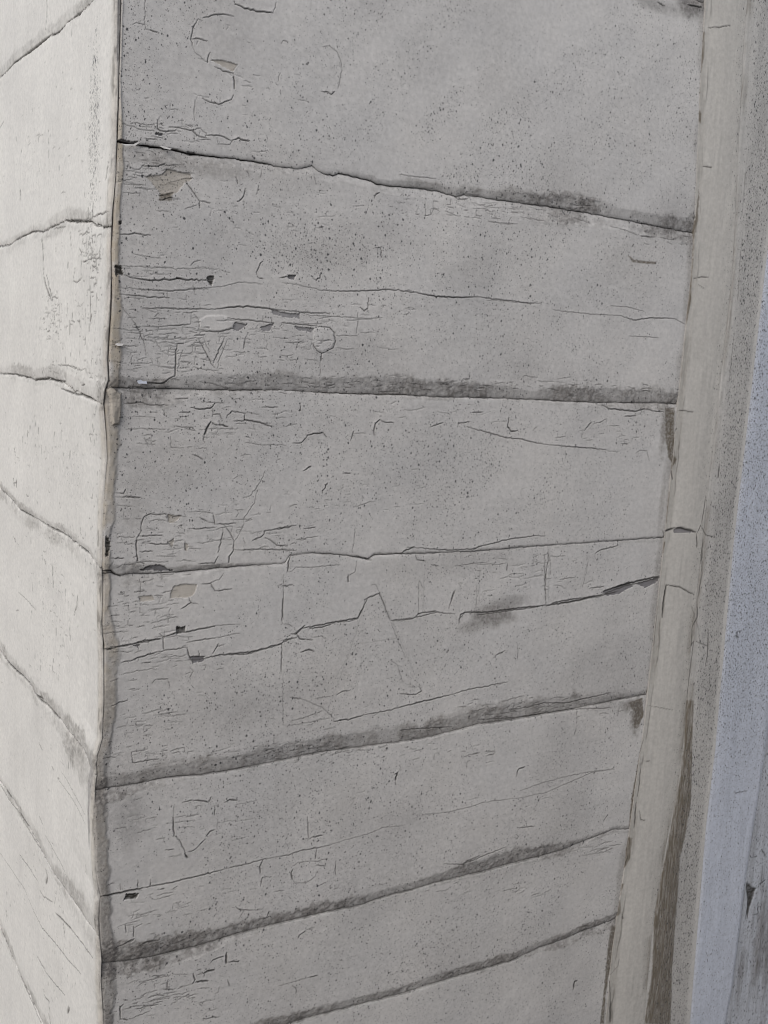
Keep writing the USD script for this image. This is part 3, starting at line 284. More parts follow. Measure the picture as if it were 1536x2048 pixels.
# ------------------------------------------------------------------ a patch of weathered boarding: grid, relief and wear
class Patch:
    """A grid of rows x columns over a board face; U, V are metres along and up the face."""
    def __init__(s, U, V, scale):
        s.U, s.V, s.scale = U, V, scale          # scale: metres of one photograph dot, per column
        s.w = np.zeros_like(U)
        s.dirt, s.brown, s.crack, s.cream, s.bare, s.speck = (np.zeros_like(U) for _ in range(6))
        s.umid, s.u0, s.u1 = U[len(U) // 2], U.min(0), U.max(0)
        s.vlo, s.vhi = V.min(1), V.max(1)
        s.box = (U.min(), U.max(), V.min(), V.max())

    def window(s, a, b, r):
        lo, hi = np.minimum(a, b) - r, np.maximum(a, b) + r
        if lo[0] > s.box[1] or hi[0] < s.box[0] or lo[1] > s.box[3] or hi[1] < s.box[2]: return None
        c0, c1 = np.searchsorted(s.u1, lo[0]), np.searchsorted(s.u0, hi[0])
        r0, r1 = np.searchsorted(s.vhi, lo[1]), np.searchsorted(s.vlo, hi[1])
        if c1 - c0 < 1 or r1 - r0 < 1: return None
        c1, r1 = min(c1 + 1, s.U.shape[1]), min(r1 + 1, s.U.shape[0])
        return slice(r0, r1), slice(max(c0 - 1, 0), c1)

    def line(s, P, width, dark, deep, lip, fade=True):
        """P: metres; width in dots."""
        n = len(P) - 1
        for i in range(n):
            a, b = P[i], P[i + 1]
            sc = float(np.interp(a[0], s.umid, s.scale))
            t0 = min(i, n - i) / max(1.0, n * 0.25)
            k = min(1.0, 0.62 + 0.38 * t0) if fade else 1.0
            wd = max(width * k * sc * 0.50, 0.50 * PITCH * 2 * sc)
            r = max(wd * 2.5, 0.004 if lip > 0.15 else 0)
            win = s.window(a, b, r)
            if win is None: continue
            du, dv = s.U[win] - a[0], s.V[win] - a[1]
            e = b - a; L2 = e @ e + 1e-16
            t = np.clip((du * e[0] + dv * e[1]) / L2, 0, 1)
            du, dv = du - t * e[0], dv - t * e[1]
            d = np.sqrt(du * du + dv * dv)
            g = np.exp(-(d / wd) ** 2)
            s.crack[win] = np.maximum(s.crack[win], g * dark * (0.72 + 0.28 * k))
            s.w[win] = np.minimum(s.w[win], s.w[win] * (1 - g) + g * (s.base[win] - deep * 1e-3 * k))
            if lip > 0.05:
                side = np.where(dv > 0, 1.0, 0.25)
                s.lift[win] = np.maximum(s.lift[win], side * lip * 1e-3 * k * np.exp(-(d / (wd * 1.3 + 0.0011)) ** 2))
                s.dirt[win] = np.maximum(s.dirt[win], 0.22 * dark * k * np.exp(-(d / (wd * 2.0)) ** 2))

    def poly(s, P, kind, seed):
        c = P.mean(0); r = np.abs(P - c).max(0)
        win = s.window(c - r, c + r, 0.004)
        if win is None: return
        U, V = s.U[win], s.V[win]
        j = (0.0012 if kind == 'M' else 0.0007) if r.max() < .05 else 0.0016
        uj = U + (nz(U, V, 420, seed, 2) - 0.5) * 2 * j
        vj = V + (nz(U, V, 420, seed + 5, 2) - 0.5) * 2 * j
        pg = shapely.geometry.Polygon(P).buffer(0)
        inside = shapely.contains_xy(pg, uj, vj)
        if not inside.any(): return
        dist = shapely.distance(shapely.points(U[inside], V[inside]), pg.boundary)
        e = np.zeros_like(U); e[inside] = np.clip(dist / 0.0012, 0, 1)
        ins = inside.astype(float)
        grain = nz(U * 0.35, V * 2.2, 700, seed + 2, 2)
        rim = np.zeros_like(U); rim[inside] = np.exp(-(dist / 0.0007) ** 2)
        up = shapely.contains_xy(pg, uj, vj + 0.0012)
        rim *= np.where(up, 0.3, 0.85)  # darker below the upper edge: shadow of the paint lip put into the colour
        if kind == 'D':
            s.crack[win] = np.maximum(s.crack[win], ins * (0.68 + 0.3 * (grain > 0.5))); s.w[win] -= ins * 0.0014
        elif kind == 'M':
            s.bare[win] = np.maximum(s.bare[win], ins * 0.95); s.dirt[win] += ins * 0.35 * (grain > 0.45); s.w[win] -= ins * 0.0008; s.crack[win] = np.maximum(s.crack[win], rim * 0.8)
        elif kind == 'L':
            s.bare[win] = np.maximum(s.bare[win], ins * (0.62 + 0.25 * grain)); s.w[win] -= ins * 0.0005; s.crack[win] = np.maximum(s.crack[win], rim * 0.75)
        elif kind == 'C':
            s.cream[win] = np.maximum(s.cream[win], ins * (.36 + .32 * grain)); s.dirt[win] += ins * 0.14 * grain; s.w[win] -= ins * 0.0005; s.crack[win] = np.maximum(s.crack[win], rim * 0.24)
        elif kind == 'R':
            s.w[win] += 0.00036 * e * ins; s.dirt[win] *= 1 - 0.8 * ins; s.crack[win] *= 1 - ins * e
        elif kind == 'F':
            s.w[win] += 0.0022 * np.sqrt(e) * ins; s.cream[win] = np.maximum(s.cream[win], ins * 0.7); s.dirt[win] = s.dirt[win] * (1 - ins * .7) + ins * 0.15 * grain
            s.crack[win] = np.maximum(s.crack[win], rim * 0.5)
        elif kind == 'B':
            s.brown[win] = np.maximum(s.brown[win], ins * (0.5 + 0.5 * e) * (0.84 + 0.3 * grain))

    def blob(s, c, r, dirt, brown, speck, seed, ragged=0.5):
        win = s.window(c - r * (1.8 + .6 * (speck > 0)), c + r * (1.8 + .6 * (speck > 0)), 0)
        if win is None: return
        U, V = s.U[win], s.V[win]
        d = np.hypot((U - c[0]) / r[0], (V - c[1]) / r[1])
        n = nz(U, V, 1.6 / min(r), seed, 4) - 0.5
        g = np.clip(1.35 - d * 1.0 + n * 2 * ragged, 0, 1) if not speck else np.clip(np.exp(-(d * .95) ** 2) + n * .5 * np.exp(-d * d * .5), 0, 1)
        g = g * g * (3 - 2 * g)
        if dirt: s.dirt[win] = s.dirt[win] + (1 - np.clip(s.dirt[win], 0, 1)) * g * dirt
        if brown: s.brown[win] = np.maximum(s.brown[win], g * brown)
        if speck: s.speck[win] = np.maximum(s.speck[win], g * speck)

    def finish(s):
        s.w += s.lift * (1 - np.clip(s.crack * 1.2, 0, 1))
        s.dirt, s.brown, s.crack = np.clip(s.dirt, 0, 1.15), np.clip(s.brown, 0, 1), np.clip(s.crack, 0, 1)

    def attrs(s):
        return np.stack([s.dirt, s.brown, s.crack], -1).reshape(-1, 3), np.stack([s.cream, s.bare, s.speck], -1).reshape(-1, 3)

    def start(s):
        s.base, s.lift = s.w.copy(), np.zeros_like(s.w)

def wander(P, step, amp, rng):
    """Cuts a polyline into short pieces and shakes it."""
    out = [P[0]]
    for a, b in zip(P[:-1], P[1:]):
        n = max(1, int(np.linalg.norm(b - a) / step))
        for k in range(1, n + 1): out.append(a + (b - a) * k / n)
    out = np.array(out)
    if len(out) > 2: out[1:-1] += rng.normal(0, amp, out[1:-1].shape)
    return out

def parse(table):
    for zone, text in table.items():
        for item in text.split(';'):
            kind, rest = item.strip().split(' ', 1)
            yield kind, pts(rest, zone)

def craze(areas, place, px, rng, tall):
    out = []
    for x, y, rx, ry, n, ln, dk in areas:
        n, dk = int(n * (.62 if not tall else .9)), dk * 1.15
        for _ in range(n):
            q = np.array([x, y]) + np.clip(rng.normal(0, .5, 2), -1, 1) * [rx, ry]
            c = place(q)[0]; sc = px(c[0])
            L = ln * sc * (.3 + rng.exponential(.55))
            if tall and rng.random() < .55: dirn = np.array([rng.normal(0, .15), 1.0])
            else: dirn = np.array([1.0, rng.normal(0, .07)])
            k = max(3, int(L / (3 * sc)))
            P = c + np.outer(np.linspace(-.5, .5, k), dirn * L)
            P[:, 1 if not (tall and abs(dirn[0]) < .9) else 0] += np.cumsum(rng.normal(0, .75 * sc, k))
            out.append((P, rng.uniform(1.2, 1.9) * (1.35 if tall else 1), dk * rng.uniform(.45, 1.25)))
            if rng.random() < .28:
                b = P[rng.integers(0, k)]; l2 = rng.uniform(4, 16) * sc * rng.choice([-1, 1])
                out.append((np.array([b, b + [rng.normal(0, 1.5) * sc, l2 * .5], b + [rng.normal(0, 2) * sc, l2]]), 1.3, dk * rng.uniform(.5, 1.0)))
    return out

def quads(nr, nc):
    i = np.arange(nr * nc).reshape(nr, nc)
    return np.stack([i[:-1, :-1].ravel(), i[:-1, 1:].ravel(), i[1:, 1:].ravel(), i[1:, :-1].ravel()], 1)

def shell(pos, back):
    """Front grid of points (rows bottom to top, columns left to right as seen from outside) with returns running back to BACK (an offset)."""
    nr, nc = pos.shape[:2]
    f = quads(nr, nc)
    idx = np.arange(nr * nc).reshape(nr, nc)
    loop = np.concatenate([idx[0, :], idx[1:, -1], idx[-1, -2::-1], idx[-2:0:-1, 0]])
    v = pos.reshape(-1, 3)
    rim = v[loop]; n0 = len(v)
    k = len(loop); a = np.arange(k); b = (a + 1) % k
    v = np.vstack([v, rim, rim + back])
    side = np.stack([n0 + a, n0 + k + a, n0 + k + b, n0 + b], 1)
    return v, np.vstack([f, side]), loop

def curve(text_or_pts, place):
    P = pts(text_or_pts) if isinstance(text_or_pts, str) else text_or_pts
    q = place(P); o = np.argsort(q[:, 0])
    return q[o]

def table(text, n):
    return np.array([[float(c) for c in w.split(',')] for w in text.split()]).T

def smooth_w(a, b, x):
    t = np.clip((x - a) / (b - a), 0, 1)
    return t * t * (3 - 2 * t)

def spaced(place3, a, b, step):
    """Parameters from a to b so that steps look alike from where the photographer stood."""
    t = np.linspace(a, b, 4000)
    p = project(place3(t)) / 2
    d = np.concatenate([[0], np.cumsum(np.linalg.norm(np.diff(p, axis=0), axis=1))])
    return np.interp(np.linspace(0, d[-1], max(3, int(d[-1] / step) + 1)), d, t)

CZ = on_front(CORNER); CZ = CZ[np.argsort(CZ[:, 1])]
AZ = on_front(CORNER - np.column_stack([ARRIS, 0 * ARRIS])); AZ = AZ[np.argsort(AZ[:, 1])]
BZ = on_front(BEAD - [13, 0]); BZ = BZ[np.argsort(BZ[:, 1])]
corner_u = lambda v: np.interp(v, CZ[:, 1], CZ[:, 0])
arris_u = lambda v: np.interp(v, AZ[:, 1], AZ[:, 0])
right_u = lambda v: np.interp(v, BZ[:, 1], BZ[:, 0])
UMAX = BZ[:, 0].max()

# ------------------------------------------------------------------ the ground
gv = np.array([[-60, -60, 0], [60, -60, 0], [60, 60, 0], [-60, 60, 0.0]])
g = usdkit.mesh(stage, '/World/ground', (gv, np.array([[0, 1, 2, 3]])), M_GROUND)
tag(g, 'grey paved ground in front of the boarded walls', 'ground', kind='structure')

bw = trimesh.creation.box([16, .22, 2.15]); bw.apply_translation([1, -2.1, 1.075])  # unseen wall, added only to darken the boards towards the bottom
cp = trimesh.creation.box([16.05, .30, .07]); cp.apply_translation([1, -2.1, 2.185])
SHADE_WALL = thing('added_shade_wall', 'unseen grey wall added opposite the boarded front to shade its lower boards', 'wall')
put(SHADE_WALL, 'wall', np.array(bw.vertices), np.array(bw.faces), M_GROUND, smooth=False)
put(SHADE_WALL, 'shade_wall_cap', np.array(cp.vertices), np.array(cp.faces), M_GROUND, smooth=False)

# ------------------------------------------------------------------ front wall
rng = np.random.default_rng(5)
WALL = thing('boarded_wall', 'broad front wall of wide weathered white boards in shade, cracked paint and sooty joints', 'wall')
s_col = spaced(lambda t: np.column_stack([t, 0 * t, np.full_like(t, 1.42)]), 0.0, UMAX, PITCH)
s_col = s_col / s_col[-1]
uc = 0.5 * (CZ[:, 0].mean()) + s_col * (UMAX)
SC_COL = np.array([px_front(u) for u in s_col * UMAX])
JF = [curve(t, on_front) for t in FRONT_J]
pxu = lambda x_px: on_front(np.column_stack([x_px, np.full_like(x_px, 900.0)]))[:, 0]
cracks_f = []
def near_joint(q, joints):
    if np.linalg.norm(np.diff(q, axis=0), axis=1).sum() < 0.022: return False
    return any((np.abs(np.interp(q[:, 0], j[:, 0], j[:, 1]) - q[:, 1]) < 0.0036).mean() > .75 for j in joints)
for kind, P in parse(CRACKS):
    w_, dk, dp, lp = KIND[kind]
    q = on_front(P)
    if near_joint(q, JF): continue
    cracks_f.append((wander(q, 0.0020, 0.00026, rng), w_, dk, dp, lp))
for P, w_, dk in craze(CRAZE, on_front, px_front, rng, False):
    cracks_f.append((P, w_, dk, .3, .12 * (dk > .4)))
patches_f = [(k, on_front(P)) for k, P in parse(PATCHES)]

def joint_v(j, U):
    v = np.interp(U, j[:, 0], j[:, 1])
    return v + (nz(U, 0 * U, 260, 3, 3) - 0.5) * 0.0012 + (nz(U, 0 * U, 900, 5, 2) - 0.5) * 0.0009

def gap_half(g, U):
    if not isinstance(g, str): return np.full_like(U, g * 0.5 * 0.0002)
    t = table(g, 2); return np.interp(U, pxu(t[0]), t[1]) * 0.5 * 0.00026 * smooth_w(.25, .6, nz(U, 0 * U, 55, 8, 3)) + .00004

def band_of(p, jv, rows, above, seed, bevel=0.15):
    """Sooty dirt and the eased edge along a joint. rows: x (metres), width, strength."""
    U, V = p.U, p.V
    dv = (V - jv) if above else (jv - V)
    sc = p.scale[None, :]
    wid = np.interp(U, rows[0], rows[1]) * sc
    amt = np.interp(U, rows[0], rows[2])
    near = dv < wid.max() * 2.2
    n0 = nz(U, V * 0.3, 14, seed + 3, 3) - 0.5
    n1 = nz(U, V * 0.7, 60, seed, 4) - 0.5
    n2 = nz(U * 1.0, V * 0.15, 300, seed + 9, 2) - 0.5
    n3 = nz(U * 0.6, V, 430, seed + 11, 3) - 0.5
    n4 = nz(U, V, 150, seed + 13, 4) - 0.5
    t = dv / np.maximum(wid, 1e-5) * (1 - n0 * 0.8) + n1 * 0.9 + n3 * 0.55 + n2 * .55
    patch = .35 + .8 * smooth_w(.34, .62, nz(U, V * .5, 30, seed + 21, 4))
    amt = amt * (1 - (1 - patch) * np.clip(1.45 - amt, .25, 1))
    f = 1 - smooth_w(0.84, 1.22, t)
    halo = (1 - smooth_w(0.6, 2.4, dv / np.maximum(wid, 1e-5) + n1 * 1.5)) * 0.17
    p.dirt += near * np.clip(amt * 0.54 * (f * (0.74 + n2 * 0.8 + n3 * 1.5 + n4 * 1.1) + halo), 0, 1.0)
    p.brown = np.maximum(p.brown, near * np.clip(amt * f * (0.30 + n4 * 1.3 + n0), 0, 0.5))
    edge = np.exp(-((t - 0.98) / 0.11) ** 2) * (wid > 10 * sc) * np.clip(amt - .35, 0, 1)
    p.crack = np.maximum(p.crack, near * edge * 0.42 * smooth_w(.35, .6, n1 + .5))
    scale_ = smooth_w(.60, .68, nz(U * .5, V * 1.2, 260, seed + 17, 3)) * f * np.clip(amt, 0, 1)
    p.crack = np.maximum(p.crack, near * scale_ * .38)
    bev = np.clip(1 - dv / np.maximum(wid, 1e-5), 0, 1)
    p.w -= near * bev * np.minimum(wid * bevel, 0.003) * (wid > 9 * sc)
    p.w += near * f * (n3 * 0.0010 + n4 * .0010) * amt
    return None

def corner_wear(p):
    """Old putty and dirt on the first centimetres beside the corner."""
    U, V = p.U, p.V
    e = U - corner_u(V)
    zk = on_front(np.column_stack([np.full(12, 222.0), np.array([-100, 150, 290, 420, 560, 700, 790, 1000, 1130, 1290, 1470, 2100])]))[:, 1][::-1]
    wd = np.array([3, 5, 16, 17, 16, 26, 26, 22, 24, 30, 28, 34.])[::-1] * 0.00037
    cr = np.array([.3, .4, 1, 1.05, 1.05, 1, .8, .8, .75, .7, .5, .1])[::-1]
    dr = np.array([0, 0, .02, .02, .05, .12, .3, .12, .14, .22, .4, .9])[::-1]
    n = nz(U, V * .5, 90, 31, 4) - .5
    width, c_, d_ = (np.interp(V, zk, k) for k in (wd, cr, dr))
    n5 = nz(U, V, 260, 33, 3) - .5
    t = e / (width * (.45 + 1.1 * nz(0 * U, V, 26, 34, 3))) + n * .95 + n5 * .35
    f = 1 - smooth_w(.70, 1.05, t)
    blot = nz(U * 2, V, 45, 37, 3)
    p.cream = np.maximum(p.cream, f * c_ * smooth_w(.25, .5, blot) * (.85 + n5))
    p.dirt += f * d_ * np.clip(.1 + 1.3 * nz(U, V * .5, 70, 38, 3), 0, 1) * (.45 + .75 * np.clip(t, 0, 1))
    p.brown = np.maximum(p.brown, f * .25 * (d_ > .3))
    p.w += f * (0.0008 + n * .0016 + n5 * .0005) * smooth_w(0, 0.002, e)
    p.crack = np.maximum(p.crack, np.exp(-((t - .95) / .10) ** 2) * .30 * (c_ + d_ > .35) * nz(U, V, 140, 39, 2))

def right_wear(p):
    U, V = p.U, p.V
    e = right_u(V) - U
    n = nz(U, V * .35, 70, 41, 4) - .5
    k = nz(0 * U, V, 22, 43, 3)
    k = smooth_w(.25, .75, k)
    f = 1 - smooth_w(.45, 1.15, e / (0.0075 * (.25 + 1.2 * k)) + n * 1.6)
    p.brown = np.maximum(p.brown, f * (.08 + .22 * k))
    p.dirt += f * .14 * k

boards_f = []
for i in range(len(JF) - 1):
    top, bot = JF[i], JF[i + 1]
    h_px = abs(project(np.array([0, 0, np.interp(0, top[:, 0], top[:, 1])])) - project(np.array([0, 0, np.interp(0, bot[:, 0], bot[:, 1])])))[1] / 2
    fine = 0 < i < len(JF) - 2 or True
    step = PITCH if 1 <= i <= 7 else PITCH * 2.2
    if i == 1: step = PITCH
    nr = max(4, int(h_px * 0.93 / step))
    cols = np.arange(len(s_col)) if step == PITCH else np.unique(np.append(np.arange(0, len(s_col), 2), len(s_col) - 1))
    sc_ = s_col[cols]
    tt = np.linspace(0, 1, nr)[:, None]
    U = np.zeros((nr, len(cols))); V = np.zeros_like(U)
    u_guess = sc_ * UMAX
    for _ in range(3):
        jb, jt = joint_v(bot, u_guess if _ == 0 else U[0]) + gap_half(FRONT_GAP[i + 1], U[0] if _ else u_guess), joint_v(top, u_guess if _ == 0 else U[-1]) - gap_half(FRONT_GAP[i], U[-1] if _ else u_guess)
        V = jb + (jt - jb) * tt
        a, b = corner_u(V) + 0.0004 * smooth_w(.3, .6, nz(0 * V, V, 30, 9, 3)), right_u(V)
        U = a + (b - a) * sc_
    p = Patch(U, V, SC_COL[cols])
    # large slow unevenness, brush marks along the board
    p.w = (nz(U, V, 9, 50 + i, 2) - .5) * 0.0022 + (nz(U * .25, V, 90, 51, 3) - .5) * 0.00022 + (nz(U, V, 60, 52, 3) - .5) * 0.0005
    edge = np.minimum(V - jb, jt - V)
    p.w -= 0.0007 * np.exp(-(edge / 0.0009) ** 1.0)
    p.speck += 0.27 + 0.25 * nz(U, V, 6, 60, 2)
    p.dirt += 0.16 * smooth_w(.45, .8, nz(U, V, 12, 61, 4)) + 0.05 * nz(U * .6, V, 40, 62, 3)
    jvb, jvt = joint_v(bot, U), joint_v(top, U)
    if FRONT_BAND[i + 1]:
        t = table(FRONT_BAND[i + 1], 5); band_of(p, jvb, (pxu(t[0]), t[1], t[2]), True, 70 + i)
    if FRONT_BAND[i]:
        t = table(FRONT_BAND[i], 5); band_of(p, jvt, (pxu(t[0]), t[3], t[4]), False, 90 + i)
    for dist, jj, sd in ((V - jb, bot, 0), (jt - V, top, 7)):
        a_ = .1 + 1.1 * smooth_w(.36, .64, nz(U, 0 * U, 50, 14 + sd, 4))
        p.crack = np.maximum(p.crack, a_ * .55 * np.exp(-(np.maximum(dist, 0) / 0.00045) ** 2))
    corner_wear(p); right_wear(p)
    for k, (x, y, rx, ry, dk, br) in enumerate(STAINS):
        c = on_front([x, y])[0]; sc = px_front(c[0]); p.blob(c, np.array([rx, ry]) * sc, dk, br, 0, 100 + k)
    for k, (x, y, rx, ry, dn) in enumerate(SPECKS):
        c = on_front([x, y])[0]; sc = px_front(c[0]); p.blob(c, np.array([rx, ry]) * sc * 1.8, 0, 0, dn * .60, 200 + k)
    p.speck *= 0.40 + 1.2 * nz(U * 1.3, V * .6, 60, 63, 4)
    wipe = nz((U + V * (.7 + .5 * nz(U, V, 3, 65, 2))) * .5, (V - U * .9) * 1.8, 11, 64, 4)
    p.dirt += .07 * smooth_w(.46, .75, wipe); p.speck *= 1 - .5 * smooth_w(.52, .7, 1 - wipe)
    p.start()
    for k, (kind, P) in enumerate(patches_f): p.poly(P, kind, 300 + k)
    for c in cracks_f: p.line(*c)
    p.finish()
    pos = np.stack([p.U, -p.w, p.V], -1)
    v, f, loop = shell(pos, np.array([0, 0.016, 0]))
    va, vb = p.attrs()
    dark = np.zeros((len(loop), 3)); dark[:, 0] = .5; dark[:, 2] = .1
    va = np.vstack([va, va[loop] * .5 + dark * .5, dark]); vb = np.vstack([vb, vb[loop], vb[loop] * 0])
    boards_f.append(put(WALL, 'board', v, f, M_FRONT, va, vb))

# plain boards above and below what the photograph shows
def plain_board(parent, u0, u1, v0, v1, mat, side, step=0.02):
    us, vs = np.linspace(u0, u1, max(3, int((u1 - u0) / step))), np.linspace(v0 + .0004, v1 - .0004, 14)
    U, V = np.meshgrid(us, vs)
    e = np.minimum(V - v0, v1 - V)
    w = (nz(U, V, 9, 5, 2) - .5) * 0.002 - 0.002 * np.exp(-e / 0.003)
    pos = np.stack([U, -w, V], -1) if not side else np.stack([-w, U, V], -1)
    if side: pos = pos[:, ::-1]
    va = np.zeros((U.size, 3)); vb = np.zeros((U.size, 3)); vb[:, 2] = .3
    va[:, 0] = ((.12 + .7 * np.exp(-e / .008))[:, ::-1] if side else (.12 + .7 * np.exp(-e / .008))).ravel()
    v, f, loop = shell(pos, np.array([0, .016, 0]) if not side else np.array([.016, 0, 0]))
    va = np.vstack([va, va[loop], va[loop]]); vb = np.vstack([vb, vb[loop], vb[loop]])
    put(parent, 'board', v, f, mat, va, vb)

zt = joint_v(JF[0], np.array([0.0, UMAX])); zb = joint_v(JF[-1], np.array([0.0, UMAX]))
z0 = zt.max() + .004
k = 0
while z0 < 2.75:
    h = (.16, .2)[k % 2]; k += 1
    plain_board(WALL, .001, UMAX, z0, z0 + h, M_FRONT, False); z0 += h + .0006
z0 = zb.min() - .004
while z0 > 0.06:
    h = min((.17, .15)[k % 2], z0 - .02); k += 1
    plain_board(WALL, .001, UMAX, z0 - h, z0, M_FRONT, False); z0 -= h + .0006
b = trimesh.creation.box([UMAX + .6, .012, 2.75]); b.apply_translation([(UMAX + .6) / 2 + .03, .0235, 1.38])
put(WALL, 'sheathing', np.array(b.vertices), np.array(b.faces), M_WOOD, smooth=False)

# ------------------------------------------------------------------ left-hand wall, round the corner
SIDE = thing('boarded_wall', 'narrow bright left-hand wall of white boards running back from the corner', 'wall')
place_side = lambda p: on_side(p)
JS = [curve(t, on_side) for t in SIDE_J]
YFAR = on_side([[-60, 1024]])[0, 0]
cols_flat = spaced(lambda t: np.column_stack([0 * t, t, np.full_like(t, 1.36)]), 0.004, YFAR, PITCH)
beyond = np.linspace(YFAR, YFAR + 1.2, 26)[1:]
RND = 0.0030
theta = np.linspace(np.pi / 2, 0, 7)            # rounded arris from the -x face to the -y face
cracks_s = []
for kind, P in parse(SIDE_CRACKS):
    w_, dk, dp, lp = KIND[kind]
    q = on_side(P); cracks_s.append((wander(q, 0.0022, 0.00036, rng), w_ * (1.15 + .75 * abs(q[-1, 1] - q[0, 1]) / (np.linalg.norm(q[-1] - q[0]) + 1e-9)), dk, dp, lp))
for P, w_, dk in craze(SIDE_CRAZE, on_side, lambda u: PXS, rng, True):
    cracks_s.append((P, w_, dk, .3, .1))
pys = lambda x_px: on_side(np.column_stack([x_px, np.full_like(x_px, 900.0)]))[:, 0]

def joint_s(j, U):
    lo, hi = j[0], j[-1]
    v = np.interp(U, j[:, 0], j[:, 1])
    return v + (nz(U, 0 * U, 230, 4, 3) - 0.5) * 0.0036 + (nz(U, 0 * U, 800, 6, 2) - 0.5) * 0.0016

for i in range(len(JS) - 1):
    top, bot = JS[i], JS[i + 1]
    hp = abs(project(np.array([0, 0.02, np.interp(0.02, top[:, 0], top[:, 1])])) - project(np.array([0, .02, np.interp(.02, bot[:, 0], bot[:, 1])])))[1] / 2
    nr = max(4, int(hp * 0.9 / PITCH))
    # unrolled coordinate: negative round the corner
    q_face = np.concatenate([cols_flat, beyond])[::-1]
    q_round = RND - 0.0 - (1 - np.linspace(0, 1, 7)) * 0 - np.linspace(0, 1, 7) * RND * 1.2
    q_end = -np.linspace(0.15, 1, 8)
    qs = np.concatenate([q_face, q_round[1:], q_end * 0.004])
    nf, nrd = len(q_face), 6
    Q = np.tile(qs, (nr, 1))
    qq = np.maximum(qs, 0)
    jb, jt = joint_s(bot, qq) + .00016, joint_s(top, qq) - .00016
    V = jb + (jt - jb) * np.linspace(0, 1, nr)[:, None]
    pq = Patch(Q[:, ::-1].copy(), V[:, ::-1].copy(), np.full(len(qs), PXS))
    U, Vr = pq.U, pq.V
    pq.w = (nz(U, Vr, 9, 150 + i, 2) - .5) * 0.0022 + (nz(U, Vr * .3, 130, 151, 3) - .5) * 0.0004 + (nz(U, Vr, 60, 152, 3) - .5) * 0.0005
    edge = np.minimum(Vr - jb[::-1], jt[::-1] - Vr)
    pq.w -= 0.0012 * np.exp(-(edge / 0.0012))
    pq.brown *= .9
    pq.speck += 0.08 + .12 * nz(U, Vr, 7, 160, 2)
    pq.dirt += 0.10 * smooth_w(.5, .85, nz(U, Vr, 14, 161, 4)) + .05 * smooth_w(.5, .8, nz(U * 2.5, Vr * .25, 60, 162, 3))
    Uc = np.maximum(U, 0)
    jvb, jvt = joint_s(bot, Uc), joint_s(top, Uc)
    if SIDE_BAND[i + 1]:
        t = table(SIDE_BAND[i + 1], 5); o = np.argsort(pys(t[0])); band_of(pq, jvb, (pys(t[0])[o], t[1][o] * .85, t[2][o] * .85), True, 170 + i, .05)
    if SIDE_BAND[i]:
        t = table(SIDE_BAND[i], 5); o = np.argsort(pys(t[0])); band_of(pq, jvt, (pys(t[0])[o], t[3][o] * .85, t[4][o] * .8), False, 190 + i, .05)
    for dist, sd in ((Vr - jb[::-1], 0), (jt[::-1] - Vr, 7)):
        a_ = .05 + 1.1 * smooth_w(.42, .62, nz(U, 0 * U, 40, 24 + sd + i, 4))
        pq.crack = np.maximum(pq.crack, np.clip(a_, 0, 1) * .9 * np.exp(-(np.maximum(dist, 0) / 0.0009) ** 2))
    # arris: yellowed, rubbed
    ar = np.exp(-(np.maximum(U, 0) / 0.007) ** 2)
    chip = smooth_w(.52, .66, nz(U * .8, Vr * .35, 150, 167, 4))
    pq.w -= ar * chip * .0011 + ar * (nz(U, Vr * .3, 70, 168, 3) - .5) * .0016
    pq.crack = np.maximum(pq.crack, ar * .5 * smooth_w(.60, .68, nz(U * 1.4, Vr * .22, 330, 169, 3)))
    pq.dirt += ar * chip * .25
    pq.cream = np.maximum(pq.cream, ar * .55 * nz(U, Vr, 50, 165, 3))
    pq.dirt += ar * .32 * nz(U, Vr, 110, 166, 3)
    for k, (x, y, rx, ry, dn) in enumerate(SIDE_SPECKS):
        c = on_side([x, y])[0]; pq.blob(c, np.array([rx * 1.9, ry]) * PXS, 0, 0, dn, 250 + k)
    pq.start()
    for c in cracks_s: pq.line(*c)
    pq.finish()
    w = pq.w[:, ::-1]
    au, cu = arris_u(V), corner_u(V) - 0.0002
    X = np.zeros_like(Q); Y = np.zeros_like(Q)
    fall = np.exp(-np.maximum(Q[:, :nf] - RND, 0) / 0.05)
    X[:, :nf] = au[:, :nf] * fall - w[:, :nf]; Y[:, :nf] = Q[:, :nf]
    w0 = w[:, nf - 1:nf]
    for k in range(1, 7):
        th = np.pi / 2 * k / 6
        c = nf + k - 1
        X[:, c] = au[:, c] - w0[:, 0] * (1 - k / 6) + RND * (1 - math.cos(th)) * .8
        Y[:, c] = 0.004 - 0.0044 * math.sin(th)
    last = X[:, nf + 5].copy()
    for k in range(8):
        c = nf + 6 + k; t = (k + 1) / 8
        X[:, c] = last + (np.maximum(cu[:, c], last + 0.0006) - last) * t
        Y[:, c] = -0.0004 - w[:, c] * .4 + 0.0006 * t ** 4
    pos = np.stack([X, Y, V], -1)
    # returns run inwards, diagonally
    v, f, loop = shell(pos, np.array([0.0, 0.0, 0.0]))
    n0 = pos.size // 3; kk = len(loop)
    rimv = v[n0 + kk:]
    rimv += np.where((rimv[:, 1] < 0.004)[:, None], [0.004, 0.018, 0], [0.014, 0, 0])
    va, vb = pq.attrs()
    va = va.reshape(nr, -1, 3)[:, ::-1].reshape(-1, 3); vb = vb.reshape(nr, -1, 3)[:, ::-1].reshape(-1, 3)
    dark = np.zeros((len(loop), 3)); dark[:, 0] = .5; dark[:, 2] = .1
    va = np.vstack([va, va[loop] * .5 + dark * .5, dark]); vb = np.vstack([vb, vb[loop], vb[loop] * 0])
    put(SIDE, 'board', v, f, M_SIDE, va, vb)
sz_t, sz_b = JS[0][:, 1].max(), JS[-1][:, 1].min()
z0 = sz_t + .004
